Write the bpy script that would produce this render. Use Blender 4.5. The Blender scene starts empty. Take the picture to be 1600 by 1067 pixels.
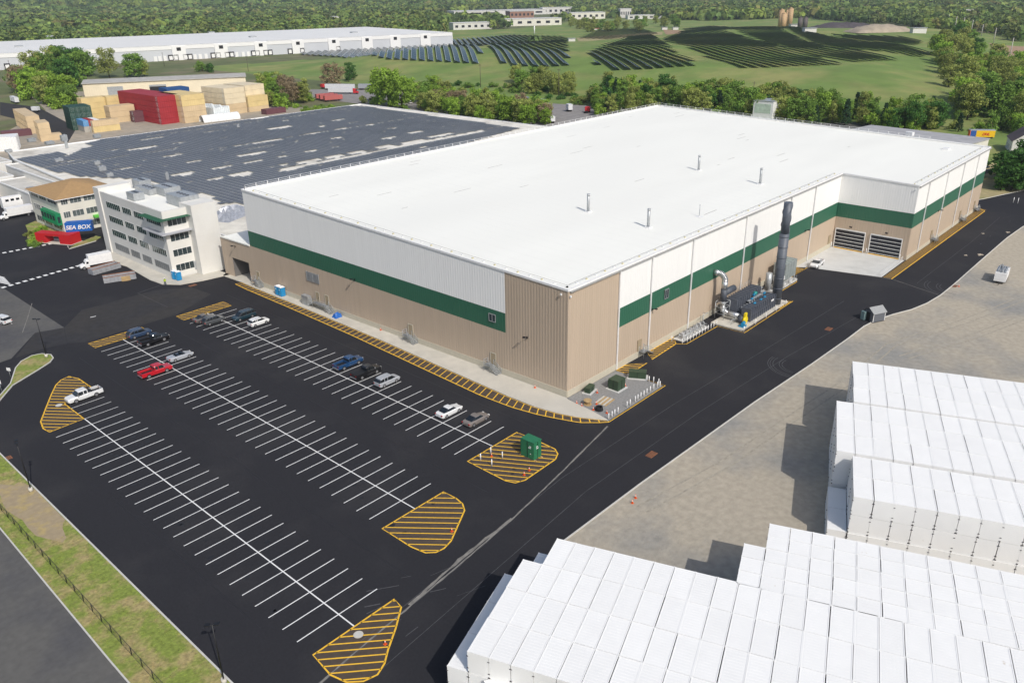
import bpy, math, random
import numpy as np
from mathutils import Vector, Matrix
R=math.radians; random.seed(7); rng=np.random.default_rng(11)
SUN_E,SKY_E,EXPO,HAZE=3.2,.125,-.04,0.00008
sc=bpy.context.scene; COL=sc.collection
# ---------------------------------------------------------------- camera survey (photo measured, metres)
FL,PI_,RO,YA=1250.1391,0.4140,-0.0166,0.7390
CAM=np.array([-95.512,-74.5717,63.7214])
_F=np.array([math.cos(YA)*math.cos(PI_),math.sin(YA)*math.cos(PI_),-math.sin(PI_)])
_R=np.cross(_F,[0,0,1]);_R/=np.linalg.norm(_R);_U=np.cross(_R,_F)
_R,_U=_R*math.cos(RO)+_U*math.sin(RO),-_R*math.sin(RO)+_U*math.cos(RO)
def G(u,v,z=0.0):
    """survey point of the photo -> world point on the level plane z"""
    d=_F*FL+_R*(u-800)+_U*(533.5-v); t=(z-CAM[2])/d[2]; p=CAM+t*d
    return (float(p[0]),float(p[1]))
def PX(x,y,z):
    d=np.array([x,y,z])-CAM; w=d@_F
    if w<=1: return (-9e3,-9e3)
    return (800+FL*(d@_R)/w,533.5-FL*(d@_U)/w)
def sst(t):
    t=min(1.0,max(0.0,t)); return t*t*(3-2*t)
def noise2(x,y):
    return (math.sin(x*1.7+y*0.6+1.3)+math.sin(x*0.7-y*1.9+4.1)+math.sin(x*2.9+y*2.3+0.7)*.5)/2.5
def T(x,y):
    """terrain height: flat site, grassed landfill mound, wooded ridges on the skyline"""
    xf=322-0.02*(y-300)
    h=13.5*sst((x-xf)/150)*sst((1250-x)/260)
    yl=700-0.25*(x-300)
    h*=sst((yl-y)/150)*sst((y-(x-420)*0.22-70+60)/120)
    h*=1+0.18*noise2(x/90,y/90)
    r=math.hypot(x-CAM[0],y-CAM[1])
    a=math.atan2(y-CAM[1],x-CAM[0])
    h+=(95+22*math.sin(a*9)+12*math.sin(a*23+1))*sst((r-2600)/3200)
    return h
def GT(u,v,dz=0.0):
    z=0.0
    for _ in range(12):
        x,y=G(u,v,z+dz); z=z+0.6*(T(x,y)-z)
    return x,y,z
# ---------------------------------------------------------------- materials
MATS={}
def mat(name,col,rough=.8,metal=0.,var=.12,scale=.4,det=3.,col2=None,thr=(.42,.62),sc2=.05,bump=0.,bsc=2.,rnd=0.,spec=.5,stretch=None,obj=False):
    if name in MATS: return MATS[name]
    m=bpy.data.materials.new(name); m.use_nodes=True; nt=m.node_tree; N=nt.nodes; L=nt.links
    b=N['Principled BSDF']; b.inputs['Roughness'].default_value=rough; b.inputs['Metallic'].default_value=metal
    b.inputs['Specular IOR Level'].default_value=spec
    if obj: tc=N.new('ShaderNodeTexCoord'); src=tc.outputs['Object']
    else: g=N.new('ShaderNodeNewGeometry'); src=g.outputs['Position']
    if stretch:
        mp=N.new('ShaderNodeMapping'); mp.inputs['Scale'].default_value=stretch; L.new(src,mp.inputs[0]); s1=mp.outputs[0]
    else: s1=src
    n=N.new('ShaderNodeTexNoise'); n.inputs['Scale'].default_value=scale; n.inputs['Detail'].default_value=det; L.new(s1,n.inputs['Vector'])
    mr=N.new('ShaderNodeMapRange'); mr.inputs[1].default_value=.25; mr.inputs[2].default_value=.75
    mr.inputs[3].default_value=1-var; mr.inputs[4].default_value=1+var; L.new(n.outputs['Fac'],mr.inputs[0])
    base=N.new('ShaderNodeRGB'); base.outputs[0].default_value=(*col,1); out=base.outputs[0]
    if col2:
        n2=N.new('ShaderNodeTexNoise'); n2.inputs['Scale'].default_value=sc2; n2.inputs['Detail'].default_value=5; n2.inputs['Roughness'].default_value=.6
        L.new(s1,n2.inputs['Vector'])
        m2=N.new('ShaderNodeMapRange'); m2.inputs[1].default_value=thr[0]; m2.inputs[2].default_value=thr[1]; L.new(n2.outputs['Fac'],m2.inputs[0])
        mx=N.new('ShaderNodeMix'); mx.data_type='RGBA'; L.new(m2.outputs[0],mx.inputs[0]); L.new(out,mx.inputs[6]); mx.inputs[7].default_value=(*col2,1); out=mx.outputs[2]
    fac=mr.outputs[0]
    if rnd:
        oi=N.new('ShaderNodeObjectInfo'); m3=N.new('ShaderNodeMapRange'); m3.inputs[3].default_value=1-rnd; m3.inputs[4].default_value=1+rnd; L.new(oi.outputs['Random'],m3.inputs[0])
        mm=N.new('ShaderNodeMath'); mm.operation='MULTIPLY'; L.new(fac,mm.inputs[0]); L.new(m3.outputs[0],mm.inputs[1]); fac=mm.outputs[0]
    vm=N.new('ShaderNodeVectorMath'); vm.operation='SCALE'; L.new(out,vm.inputs[0]); L.new(fac,vm.inputs['Scale']); L.new(vm.outputs[0],b.inputs['Base Color'])
    if bump:
        nb=N.new('ShaderNodeTexNoise'); nb.inputs['Scale'].default_value=bsc; nb.inputs['Detail'].default_value=4; L.new(src,nb.inputs['Vector'])
        bp=N.new('ShaderNodeBump'); bp.inputs['Strength'].default_value=bump; bp.inputs['Distance'].default_value=.2; L.new(nb.outputs['Fac'],bp.inputs['Height']); L.new(bp.outputs[0],b.inputs['Normal'])
    MATS[name]=m; return m
def leafmat(name,col,var=.35,rnd=.18,sc=.35,attr=False,col2=None):
    m=mat(name,col,rough=.75,var=var,scale=sc,det=2,rnd=rnd,spec=.2,col2=col2,sc2=.02 if attr else .06,thr=(.4,.6)); N=m.node_tree.nodes; L=m.node_tree.links
    b=N['Principled BSDF']; src=b.inputs['Base Color'].links[0].from_socket
    if attr:
        at=N.new('ShaderNodeAttribute'); at.attribute_name='tint'
        mx=N.new('ShaderNodeMix'); mx.data_type='RGBA'; mx.blend_type='MULTIPLY'; mx.inputs[0].default_value=1
        L.new(src,mx.inputs[6]); L.new(at.outputs['Color'],mx.inputs[7]); src=mx.outputs[2]; L.new(src,b.inputs['Base Color'])
    tr=N.new('ShaderNodeBsdfTranslucent'); L.new(src,tr.inputs['Color']); ms=N.new('ShaderNodeMixShader'); ms.inputs[0].default_value=.3
    out=N['Material Output']; L.new(b.outputs[0],ms.inputs[1]); L.new(tr.outputs[0],ms.inputs[2]); L.new(ms.outputs[0],out.inputs['Surface'])
    return m
def plain(name,col,rough=.6,metal=0.,var=.06,scale=1.5,**k): return mat(name,col,rough,metal,var,scale,**k)
# ---------------------------------------------------------------- mesh builder
class MB:
    def __init__(s): s.v=[];s.f=[];s.m=[];s.sm=[]
    def add(s,vs,fs,mi=0,sm=False):
        o=len(s.v); s.v+= [tuple(map(float,p)) for p in vs]
        for f in fs: s.f.append(tuple(i+o for i in f)); s.m.append(mi); s.sm.append(sm)
        return s
    def box(s,x0,x1,y0,y1,z0,z1,mi=0,M=None):
        vs=[(x0,y0,z0),(x1,y0,z0),(x1,y1,z0),(x0,y1,z0),(x0,y0,z1),(x1,y0,z1),(x1,y1,z1),(x0,y1,z1)]
        if M is not None: vs=[tuple(M@Vector(p)) for p in vs]
        return s.add(vs,[(0,3,2,1),(4,5,6,7),(0,1,5,4),(1,2,6,5),(2,3,7,6),(3,0,4,7)],mi)
    def tube(s,p,q,r,n=8,mi=0,r2=None,sm=True,cap=True):
        p=Vector(p);q=Vector(q);d=(q-p)
        if d.length<1e-6: return s
        d.normalize(); a=d.orthogonal().normalized(); b=d.cross(a); r2=r if r2 is None else r2
        vs=[];
        for c,rr in((p,r),(q,r2)):
            for i in range(n):
                t=2*math.pi*i/n; vs.append(tuple(c+(a*math.cos(t)+b*math.sin(t))*rr))
        o=len(s.v); s.add(vs,[(i,(i+1)%n,n+(i+1)%n,n+i) for i in range(n)],mi,sm)
        if cap: s.f+= [tuple(o+i for i in range(n-1,-1,-1)),tuple(o+n+i for i in range(n))]; s.m+=[mi,mi]; s.sm+=[False,False]
        return s
    def path(s,pts,r,n=8,mi=0):
        for a,b in zip(pts[:-1],pts[1:]): s.tube(a,b,r,n,mi)
        return s
    def poly(s,pts,z,mi=0): return s.add([(p[0],p[1],z) for p in pts],[tuple(range(len(pts)))],mi)
    def prism(s,pts,z0,z1,mi=0):
        n=len(pts); vs=[(p[0],p[1],z0) for p in pts]+[(p[0],p[1],z1) for p in pts]
        return s.add(vs,[tuple(range(n-1,-1,-1)),tuple(range(n,2*n))]+[(i,(i+1)%n,n+(i+1)%n,n+i) for i in range(n)],mi)
    def line(s,a,b,w,z,mi=0):
        a=Vector(a[:2]);b=Vector(b[:2]);d=(b-a).normalized();p=Vector((-d.y,d.x))*w/2
        return s.poly([a-p,b-p,b+p,a+p],z,mi)
    def ribbon(s,pts,w,z0,z1,mi=0,closed=False):
        P=[Vector(p[:2]) for p in pts]; n=len(P); L=[];
        for i in range(n):
            if closed: a=P[i-1];b=P[(i+1)%n]
            else: a=P[max(0,i-1)];b=P[min(n-1,i+1)]
            d=(b-a).normalized(); q=Vector((-d.y,d.x))*w/2; L.append((P[i]+q,P[i]-q))
        rng_=range(n if closed else n-1)
        for i in rng_:
            j=(i+1)%n; a,b=L[i];c,d=L[j]
            s.add([(b.x,b.y,z1),(d.x,d.y,z1),(c.x,c.y,z1),(a.x,a.y,z1)],[(0,1,2,3)],mi)
            if z1-z0>.02:
                s.add([(b.x,b.y,z0),(d.x,d.y,z0),(d.x,d.y,z1),(b.x,b.y,z1),(a.x,a.y,z0),(c.x,c.y,z0),(c.x,c.y,z1),(a.x,a.y,z1)],[(0,1,2,3),(5,4,7,6)],mi)
        return s
    def build(s,name,mats,parent=None,loc=None,rot=0):
        me=bpy.data.meshes.new(name); me.from_pydata(s.v,[],s.f)
        if not isinstance(mats,(list,tuple)): mats=[mats]
        for m in mats: me.materials.append(m)
        me.polygons.foreach_set('material_index',s.m); me.polygons.foreach_set('use_smooth',s.sm); me.update()
        o=bpy.data.objects.new(name,me); COL.objects.link(o)
        if parent: o.parent=parent
        if loc is not None: o.location=loc
        if rot: o.rotation_euler=(0,0,rot)
        return o
def tag(o,label,cat,group=None):
    o['label']=label; o['category']=cat
    if group: o['group']=group
    return o
def thing(name,label,cat,loc=(0,0,0),rot=0,group=None):
    o=bpy.data.objects.new(name,None); COL.objects.link(o); o.location=loc; o.rotation_euler=(0,0,rot); o.empty_display_size=.5
    return tag(o,label,cat,group)
def struct(name,mb,m):
    o=mb.build(name,m); o['kind']='structure'; return o
def copy_tree(o,parent=None):
    c=o.copy(); COL.objects.link(c); c.parent=parent
    for ch in list(o.children): copy_tree(ch,c)
    return c
def dup(o,loc,rot,label,group=None,scale=1.0):
    c=copy_tree(o); c.location=loc; c.rotation_euler=(0,0,rot); c.scale=(scale,)*3 if not hasattr(scale,'__len__') else scale; c['label']=label
    if group: c['group']=group
    return c
ORD=['first','second','third','fourth','fifth','sixth','seventh','eighth','ninth','tenth','eleventh','twelfth','thirteenth','fourteenth','fifteenth','sixteenth','seventeenth','eighteenth','nineteenth','twentieth']
TENS={2:'twenty',3:'thirty',4:'forty',5:'fifty',6:'sixty',7:'seventy',8:'eighty',9:'ninety'}
def ordn(i):
    if i<20: return ORD[i]
    t,r=divmod(i+1,10)
    return (TENS[t].replace('ty','tieth') if r==0 else TENS[t]+'-'+ORD[r-1])
# palette
asph=mat('asphalt',(.029,.029,.033),.85,var=.10,scale=3,det=6,col2=(.046,.045,.047),thr=(.5,.8),sc2=.06,spec=.12)
asph_old=mat('old asphalt',(.120,.117,.110),.9,spec=.2,var=.12,scale=1.2,det=6,col2=(.085,.085,.09),thr=(.45,.7),sc2=.08)
asph_mid=mat('worn asphalt',(.048,.046,.045),.9,spec=.15,var=.15,scale=.7,det=6,col2=(.04,.04,.044),thr=(.4,.65),sc2=.09)
conc=mat('concrete',(.56,.53,.46),.85,var=.08,scale=.5,det=5,col2=(.48,.46,.40),thr=(.45,.7),sc2=.12)
conc_w=mat('pale concrete',(.57,.57,.55),.85,var=.08,scale=.4,det=5,col2=(.48,.48,.46),thr=(.5,.7),sc2=.12)
kerbm=plain('kerb stone',(.55,.54,.50),.85)
gravel=mat('gravel',(.40,.355,.28),.95,var=.15,scale=1.0,det=10,col2=(.265,.26,.24),thr=(.49,.63),sc2=.026,bump=.35,bsc=2.3)
soil=mat('yard dirt',(.40,.34,.26),.95,var=.2,scale=.3,det=6,col2=(.30,.27,.22),thr=(.4,.6),sc2=.03)
greyg=mat('grey gravel',(.24,.24,.235),.95,var=.2,scale=3,det=6)
white_p=plain('road paint white',(.80,.80,.78),.7,var=.05)
yel_p=plain('road paint yellow',(.86,.50,.035),.7,var=.10,scale=2)
brown_a=mat('hatched asphalt',(.075,.055,.040),.85,var=.2,scale=1.5,det=5)
brown_b=mat('brown sealed asphalt',(.10,.062,.028),.85,var=.2,scale=1.5,det=5)
grass=mat('mown grass',(.20,.25,.045),.95,var=.32,scale=2.2,det=9,col2=(.35,.285,.125),thr=(.45,.62),sc2=.30,bump=.6,bsc=4)
field=mat('field grass',(.145,.220,.045),.95,var=.16,scale=.06,det=8,col2=(.26,.265,.085),thr=(.45,.66),sc2=.02)
tan=mat('tan siding',(.48,.385,.29),.6,var=.045,scale=.8,det=4,stretch=(1.5,1.5,.06))
wsid=mat('white siding',(.84,.84,.82),.5,var=.025,scale=.8,det=4,stretch=(1.5,1.5,.06))
gsid=plain('green siding',(.030,.125,.075),.5,var=.05,scale=.3)
roofw=mat('white roof membrane',(.86,.86,.80),.75,var=.035,scale=.12,det=6,col2=(.79,.79,.74),thr=(.55,.75),sc2=.03,stretch=(.25,1,1))
roofw2=None
knee=plain('concrete knee wall',(.52,.48,.38),.85)
galv=plain('galvanised steel',(.42,.44,.45),.45,metal=.4,var=.15)
steel=plain('shiny duct steel',(.62,.63,.64),.3,metal=.8,var=.1)
dgrey=plain('dark grey equipment paint',(.07,.08,.10),.55,var=.2)
black=plain('black paint',(.012,.012,.014),.5)
glassm=plain('window glass',(.03,.045,.05),.12,var=.3,scale=.6,spec=.8)
whitem=plain('white paint',(.80,.80,.79),.5)
offw=mat('off white render',(.70,.69,.65),.8,var=.04,scale=.4,col2=(.64,.62,.57),thr=(.5,.8),sc2=.2)
greenm=plain('green paint',(.025,.13,.07),.5)
redm=plain('red paint',(.50,.015,.02),.5)
bluem=plain('blue paint',(.01,.11,.42),.5)
yelm=plain('yellow paint',(.75,.50,.02),.5)
orange=plain('cone orange',(.85,.14,.03),.5)
pblue=plain('toilet blue',(.01,.22,.48),.5)
tireb=plain('tyre rubber',(.02,.02,.02),.8)
rimm=plain('wheel rim',(.5,.5,.52),.3,metal=.7)
wood=plain('timber',(.42,.29,.14),.8,var=.2)
bark=mat('bark',(.09,.07,.055),.9,var=.3,scale=2,obj=True)
# ================================================================= SETTING
floor_m=mat('woodland floor',(.11,.135,.045),.95,var=.3,scale=.05,det=6,col2=(.20,.17,.10),thr=(.48,.62),sc2=.012)
FPX=[(690,62),(700,38),(760,47),(800,46),(880,38),(900,28),(1110,33),(1260,28),(1345,38),(1440,44),(1440,60),(900,70)]
def inpoly(p,P):
    c=False;n=len(P);j=n-1
    for i in range(n):
        if (P[i][1]>p[1])!=(P[j][1]>p[1]) and p[0]<(P[j][0]-P[i][0])*(p[1]-P[i][1])/(P[j][1]-P[i][1])+P[i][0]: c=not c
        j=i
    return c
def terrain():
    ax=[-3000,-1500,-600,-250]+list(range(-100,1400,12))+list(range(1400,3000,60))+list(range(3000,9600,150))
    n=len(ax); mb=MB(); mb.v=[(x,y,T(x,y)-.08) for x in ax for y in ax]
    for i in range(n-1):
        for j in range(n-1):
            a=i*n+j; mb.f.append((a,a+n,a+n+1,a+1)); h=mb.v[a][2]; x,y=ax[i],ax[j]
            hill=(290<x<1180 and 60+(x-420)*.2-50<y<690-.2*(x-300)) or inpoly(PX(x,y,0),FPX)
            mb.m.append(0 if hill else 1); mb.sm.append(True)
    struct('ground',mb,[field,floor_m])
terrain()
# --- asphalt
isl=[(-65,71.7),(-60.6,79.7),(-57.6,86.4),(-55.8,88.8),(-53.5,90.0),(-51.9,89.5),(-50.9,87.6),(-51.2,85.6),(-52.4,84.0),(-55.1,82.2),(-60.6,78.8),(-65.6,72.2),(-68.2,66),(-70.2,57)]
gedge=[(-75,-24.2),(-45,-23.9),(-31.7,-23.7),(-13.6,-23.9),(2.7,-24.4),(19.3,-24.9),(39.2,-26),(55,-26.6),(63.3,-26.7),(68,-27.3),(73.8,-29),(79,-31),(85,-32.3),(92,-33),(101.2,-33.2),(129.1,-33.2),(150,-33.3),(165,-34),(180,-38),(215,-48)]
mb=MB(); mb.poly([(-70.3,-90),(-31,-90),(-31,-23.8)]+gedge[3:]+[(230,-30),(192,-16.5),(184,-14.5),(150,20),(20,60),(20,230),(-62,230),(-62,95),(-70.3,57)],0)
struct('car_park_asphalt',mb,asph)
mb=MB(); mb.poly([(-43.2,139.5),(-43.6,100.3),(-48.7,102.1),(-56.6,91.8),(-68,90),(-90,100),(-90,230),(-46,230)],.004)
struct('old_asphalt_patch',mb,asph_old)
mb=MB(); mb.poly([(-43.6,100.3),(-46.5,91),(-44,88.9),(-24.5,88.9),(-13,95),(-13.6,103),(-20,108),(-37,108)],.004)
mb.poly([(-56,91.5),(-48.7,102),(-43.7,100.2),(-46.6,91),(-50.5,92)],.008)
struct('worn_asphalt_patch',mb,asph_mid)
# --- public road, verge and island
mb=MB(); mb.poly([(-140,-110),(-77.2,-110),(-77.2,0),(-76.8,40),(-76.9,75),(-80,110),(-140,110)],0)
struct('public_road',mb,asph_old)
mb=MB(); mb.poly([(-77.2,-110),(-70.3,-110),(-70.3,55),(-70.2,57),(-68.2,66),(-65.6,72.2),(-60.6,78.8),(-55.1,82.2),(-52.4,84),(-51.2,85.6),(-50.9,87.6),(-51.9,89.5),(-53.5,90),(-55.8,88.8),(-57.6,86.4),(-60.6,79.7),(-65,74),(-67,73),(-72,80),(-76.8,75),(-76.8,40),(-77.2,0)],.09)
struct('grass_verge',mb,grass)
sandm=mat('sandy soil',(.34,.27,.17),.95,var=.12,scale=1.5,det=7,col2=(.40,.31,.14),thr=(.5,.65),sc2=.5)
mb=MB(); pts=[]
for i in range(26):
    t=i/26*2*math.pi; rr=1+.12*math.sin(3*t+1)+.08*math.sin(7*t); pts.append((min(-70.5,-72.3+2.6*rr*math.cos(t)),35.3+9.6*rr*math.sin(t)))
mb.poly(pts,.097); struct('bare_soil_patch',mb,sandm)
# fringe of taller grass tufts on verge
mb=MB()
for _ in range(2600):
    x=random.uniform(-76.9,-70.7);y=random.uniform(-30,58);h=random.uniform(.05,.16);w=random.uniform(.05,.15);a=random.uniform(0,3.14)
    if abs(x+72.3)<2.6 and abs(y-35.3)<9.6: continue
    mb.add([(x-w*math.cos(a),y-w*math.sin(a),.09),(x+w*math.cos(a),y+w*math.sin(a),.09),(x+w*.3,y,.09+h)],[(0,1,2)])
o=mb.build('grass_tufts',grass); tag(o,'short tufts of green and straw coloured grass on the verge','grass'); o['kind']='stuff'
# --- gravel yard, far dirt
mb=MB(); mb.poly([(-31,-90)]+[(-31,-23.8)]+gedge[3:]+[(300,-60),(300,-260),(-31,-260)],.004)
struct('gravel_yard',mb,gravel)
dry=mat('dry grass',(.36,.30,.15),.95,var=.2,scale=.5,det=6,col2=(.27,.26,.10),thr=(.45,.65),sc2=.1)
mb=MB(); mb.poly([(192.5,-17),(230,-29),(260,-30),(260,2),(200,4),(180,4)],.004); struct('dry_grass_strip',mb,dry)
mb=MB(); mb.poly([(204,2),(300,-10),(330,-90),(345,40),(300,60),(200,55)],.008); struct('house_lawn',mb,field)
mb=MB(); mb.poly([G(-60,262),G(10,215),G(130,190),G(440,165),(190,420),(178,300),(60,300),(0,300),(0,235),(-60,235)],.004)
mb.poly([(20,300),(180,300),(196,345),(182,380),(190,430),(230,480),(120,600),(90,480),(40,400)],.008)
struct('storage_yard',mb,soil)
mb=MB(); mb.poly([G(0,160),G(60,168),G(120,200),G(105,225),G(40,190),G(0,180)],.012); struct('yard_road',mb,asph_mid)
mb=MB(); mb.poly([G(440,140),G(560,140),G(700,152),G(830,160),G(990,170),G(1005,200),(250,160),(225,180),(222,300),(225,380),(205,420)],.004)
struct('trailer_yard_ground',mb,mat('trailer yard gravel',(.25,.235,.225),.95,var=.2,scale=.3,det=6))
mb=MB(); mb.poly([(290,110),(340,60),(345,-20),(330,-60),(310,-60),(300,0),(285,60)],.004); struct('back_road',mb,asph_old)
bf=mat('ploughed field',(.36,.24,.15),.95,var=.1,scale=.3)
def drape(name,pts,m,n=10,up=.12):
    # quad patch of photo survey points (4 corners) laid on the terrain
    mb=MB(); P=[GT(*p) for p in pts]
    for i in range(n+1):
        for j in range(n+1):
            s,t=i/n,j/n
            x=(P[0][0]*(1-s)+P[1][0]*s)*(1-t)+(P[3][0]*(1-s)+P[2][0]*s)*t; y=(P[0][1]*(1-s)+P[1][1]*s)*(1-t)+(P[3][1]*(1-s)+P[2][1]*s)*t
            mb.v.append((x,y,T(x,y)+up))
    for i in range(n):
        for j in range(n):
            a=i*(n+1)+j; mb.f.append((a,a+n+1,a+n+2,a+1)); mb.m.append(0); mb.sm.append(True)
    return struct(name,mb,m)
drape('brown_field',[(1545,68),(1680,74),(1700,102),(1575,90)],bf)
drape('hill_track',[(900,60),(1035,50),(1035,55),(905,66)],dry,14)
drape('bare_hill_soil',[(1036,47),(1088,49),(1098,58),(1040,54)],mat('bare clay',(.33,.22,.13),.95,var=.2,scale=.1))
# --- pavements
swo=[(-4.0,96.6),(-4.2,91),(-4.3,74),(-4.5,61),(-4.8,43),(-5.6,24),(-6.2,8),(-6.1,2),(-5.4,-2),(-4.4,-5.2),(-3.0,-8.0),(-1.9,-9.9)]
mb=MB(); mb.prism([(-4.4,104.8),(-4.0,96.6)][::1]+swo[1:]+[(-1.2,-6.5),(-.5,-.6),(-.2,0),(-2.9,106)],0,.15)
struct('front_pavement',mb,conc)
mb=MB(); mb.prism([(-1.2,-6.5),(-2.2,-10.05),(14.3,-10.0),(13.9,-.2),(-.2,-.2)],0,.05); struct('gravel_pad',mb,greyg)
mb=MB(); mb.prism([(-16.9,147),(-19.8,146),(-20.8,144),(-20.2,141.5),(-17.5,138),(-16.6,131),(-17.2,122),(-17.6,116),(-17.2,110.5),(-14.5,106.8),(-9.5,105.2),(-5,104.6),(-2.9,104),(-2.9,111),(-13,112),(-13.2,147)][::-1],0,.15)
struct('office_pavement',mb,conc)
mb=MB(); mb.poly([(112.8,-.1),(112.8,-18.7),(96.2,-18.8),(92.2,-2.6),(98,-.1)],.008); struct('dock_apron',mb,conc_w)
mb=MB(); mb.poly([(90.6,-.1),(98,-.1),(92.2,-2.6)],.012); struct('dock_corner_slab',mb,conc_w)
# kerbs
mb=MB(); mb.ribbon([(-70.35,-90),(-70.35,55),(-70.2,57),(-68.2,66),(-65.6,72.2),(-60.6,78.8),(-55.1,82.2),(-52.4,84.0),(-51.2,85.6),(-50.9,87.6),(-51.9,89.5),(-53.5,90.0),(-55.8,88.8),(-57.6,86.4),(-60.6,79.9),(-65,74.2)],.2,0,.13)
mb.ribbon(gedge[2:],.18,0,.13); mb.ribbon([(-77.25,-110),(-77.25,0),(-76.85,40),(-76.95,75)],.16,0,.1)
mb.ribbon([(183,-13),(192,-16.5),(230,-29.5)],.2,0,.13)
struct('kerbs',mb,kerbm)
# --- painted bay lines
mb=MB(); Z=.008
def bays(xc,y1,y0,n,w=.135,h=5.5,skip_lo=0):
    st=(y1-y0)/n
    mb.line((xc,y1),(xc,y0),.16,Z)
    for k in range(1,n):
        y=y1-k*st; mb.line((xc-h,y),(xc+h,y),w,Z+.002)
bays(-38.3,84.3,-4.2,32); bays(-19.75,84.5,-1.2,31); bays(-57.25,56.0,-15.5,26)
for y in (64.3,61.5,58.75,56.0): mb.line((-57.2,y),(-51.7,y),.11,Z+.002)
def dash(a,b,n,w):
    for k in range(n):
        t0=(k+.05)/n; t1=(k+.62)/n; mb.line((a[0]+(b[0]-a[0])*t0,a[1]+(b[1]-a[1])*t0),(a[0]+(b[0]-a[0])*t1,a[1]+(b[1]-a[1])*t1),w,Z+.004)
dash(G(-40,404),G(95,378),13,1.15); dash(G(2,450),G(138,411),13,1.15)
for k in range(7): mb.line(G(-25,425+k*1.9),G(7+k*1.7,434+k*1.8),.32,Z+.004)
mb.line(G(141,496),G(150,494),.3,Z+.004)
mb.line(G(15,503),G(19,506),.12,Z+.004)
struct('white_bay_lines',mb,white_p)
# --- yellow hatching
YB=MB(); BR=MB()
def inpoly(p,P):
    c=False;n=len(P);j=n-1
    for i in range(n):
        if (P[i][1]>p[1])!=(P[j][1]>p[1]) and p[0]<(P[j][0]-P[i][0])*(p[1]-P[i][1])/(P[j][1]-P[i][1])+P[i][0]: c=not c
        j=i
    return c
def hatch(P,ang,step,w=.17,off=0.,brown=True,oc=True):
    if brown: BR.poly(P,.004)
    if oc: YB.ribbon(P,.2,.01,.012,closed=True)
    d=Vector((math.cos(R(ang)),math.sin(R(ang)))); nrm=Vector((-d.y,d.x))
    ks=[Vector(p).dot(nrm) for p in P]; k=min(ks)+off
    while k<max(ks):
        ts=[]
        for i in range(len(P)):
            a=Vector(P[i]);b=Vector(P[(i+1)%len(P)]); da=a.dot(nrm)-k; db=b.dot(nrm)-k
            if da*db<0: q=a+(b-a)*(da/(da-db)); ts.append(q.dot(d))
        ts.sort()
        for u0,u1 in zip(ts[::2],ts[1::2]):
            if u1-u0>.3: YB.line(nrm*k+d*u0,nrm*k+d*u1,w,.012)
        k+=step
def pang(u0,v0,u1,v1):
    a=G(u0,v0);b=G(u1,v1); return math.degrees(math.atan2(b[1]-a[1],b[0]-a[0]))
hatch([(-52.5,74.9),(-51.7,72.5),(-51.6,64.3),(-57.3,64.3),(-57.3,56.1),(-62.8,55.8),(-63.0,57.8),(-62.4,60.6),(-60,65),(-57.5,69.5),(-55.4,73.0),(-54,74.4)],pang(80,635,118,636),1.05,off=.5)
hatch([(-51.5,-15.6),(-62.7,-15.6),(-63.1,-19.2),(-62.6,-21.2),(-61.4,-22.4),(-59.9,-22.8),(-58.5,-22.2),(-57,-21),(-54.4,-19.2),(-51.9,-17.2)],pang(497,1022,606,1013),1.0,off=.4)
hatch([(-33.0,-4.3),(-44.0,-4.3),(-44.0,-10.0),(-43.6,-12.2),(-42.7,-13.1),(-41.5,-13.3),(-39.9,-12.9),(-34.2,-9.6),(-33.3,-8.3),(-33.0,-6.8)],pang(600,824,720,826),1.12,off=.5)
hatch([(-14.2,-1.2),(-25.3,-1.3),(-25.4,-9.0),(-24.9,-10.4),(-23.5,-11.0),(-16.4,-10.8),(-15.0,-10.1),(-14.2,-8.9),(-14.1,-5.1)],pang(740,722,835,731),1.1,off=.5)
hatch([(-43.8,87.6),(-43.8,84.4),(-32.8,84.3),(-32.8,87.7)],-40,1.0)
hatch([(-25.1,87.9),(-25.1,84.6),(-13.9,84.6),(-13.7,88.2)],-40,1.0)
lo=[(-5.6,97),(-5.9,91.5),(-6.2,74.2),(-6.9,50.3),(-8.0,29.6),(-8.9,12.0),(-8.6,4.9),(-7.7,0),(-6.9,-2.6),(-5.4,-6.8),(-3.2,-9.4),(-2.2,-10.3)]
def alng(P,n):
    L=[0]
    for a,b in zip(P[:-1],P[1:]): L.append(L[-1]+math.dist(a,b))
    out=[]
    for k in range(n+1):
        s=L[-1]*k/n; i=max(j for j in range(len(P)-1) if L[j]<=s+1e-9); t=(s-L[i])/(L[i+1]-L[i]); out.append((P[i][0]+(P[i+1][0]-P[i][0])*t,P[i][1]+(P[i+1][1]-P[i][1])*t))
    return out
A=alng(lo,72);B=alng([(p[0]-.12,p[1]) for p in swo],72)
for a,b in zip(A,B): YB.line(a,b,.17,.014)
YB.ribbon(A,.2,.01,.012); YB.ribbon([(p[0]-.02,p[1]) for p in B],.1,.01,.012)
BR.add([(p[0],p[1],.004) for p in A]+[(p[0],p[1],.004) for p in B],[(i,i+1,74+i,73+i) for i in range(72)])
YB.ribbon([(-2.2,-10.3),(14.7,-10.25),(14.3,-4.6)],.14,.01,.012)
h2=pang(1010,539,1050,541)
hatch([(14.2,-3.0),(14.2,-.2),(17.2,-.2),(20.4,-2.7)],h2,.9,brown=False); BR.poly([(14.2,-3.0),(14.2,-.2),(17.2,-.2),(20.4,-2.7)],.004)
hatch([(22.3,-2.6),(24.3,-.2),(34,-.2),(31.4,-2.2)],h2,.95)
YB.ribbon([(31.4,-2.2),(32.6,-3.8),(44.5,-4.0),(44.8,-9.8),(67.9,-9.6),(66.3,-4.9),(80.5,-4.9),(83.3,-2.4),(92,-2.5)],.14,.01,.012)
hatch([(62,-9.3),(67.4,-9.4),(66,-5.2),(62,-5.2)],h2+12,.8)
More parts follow.
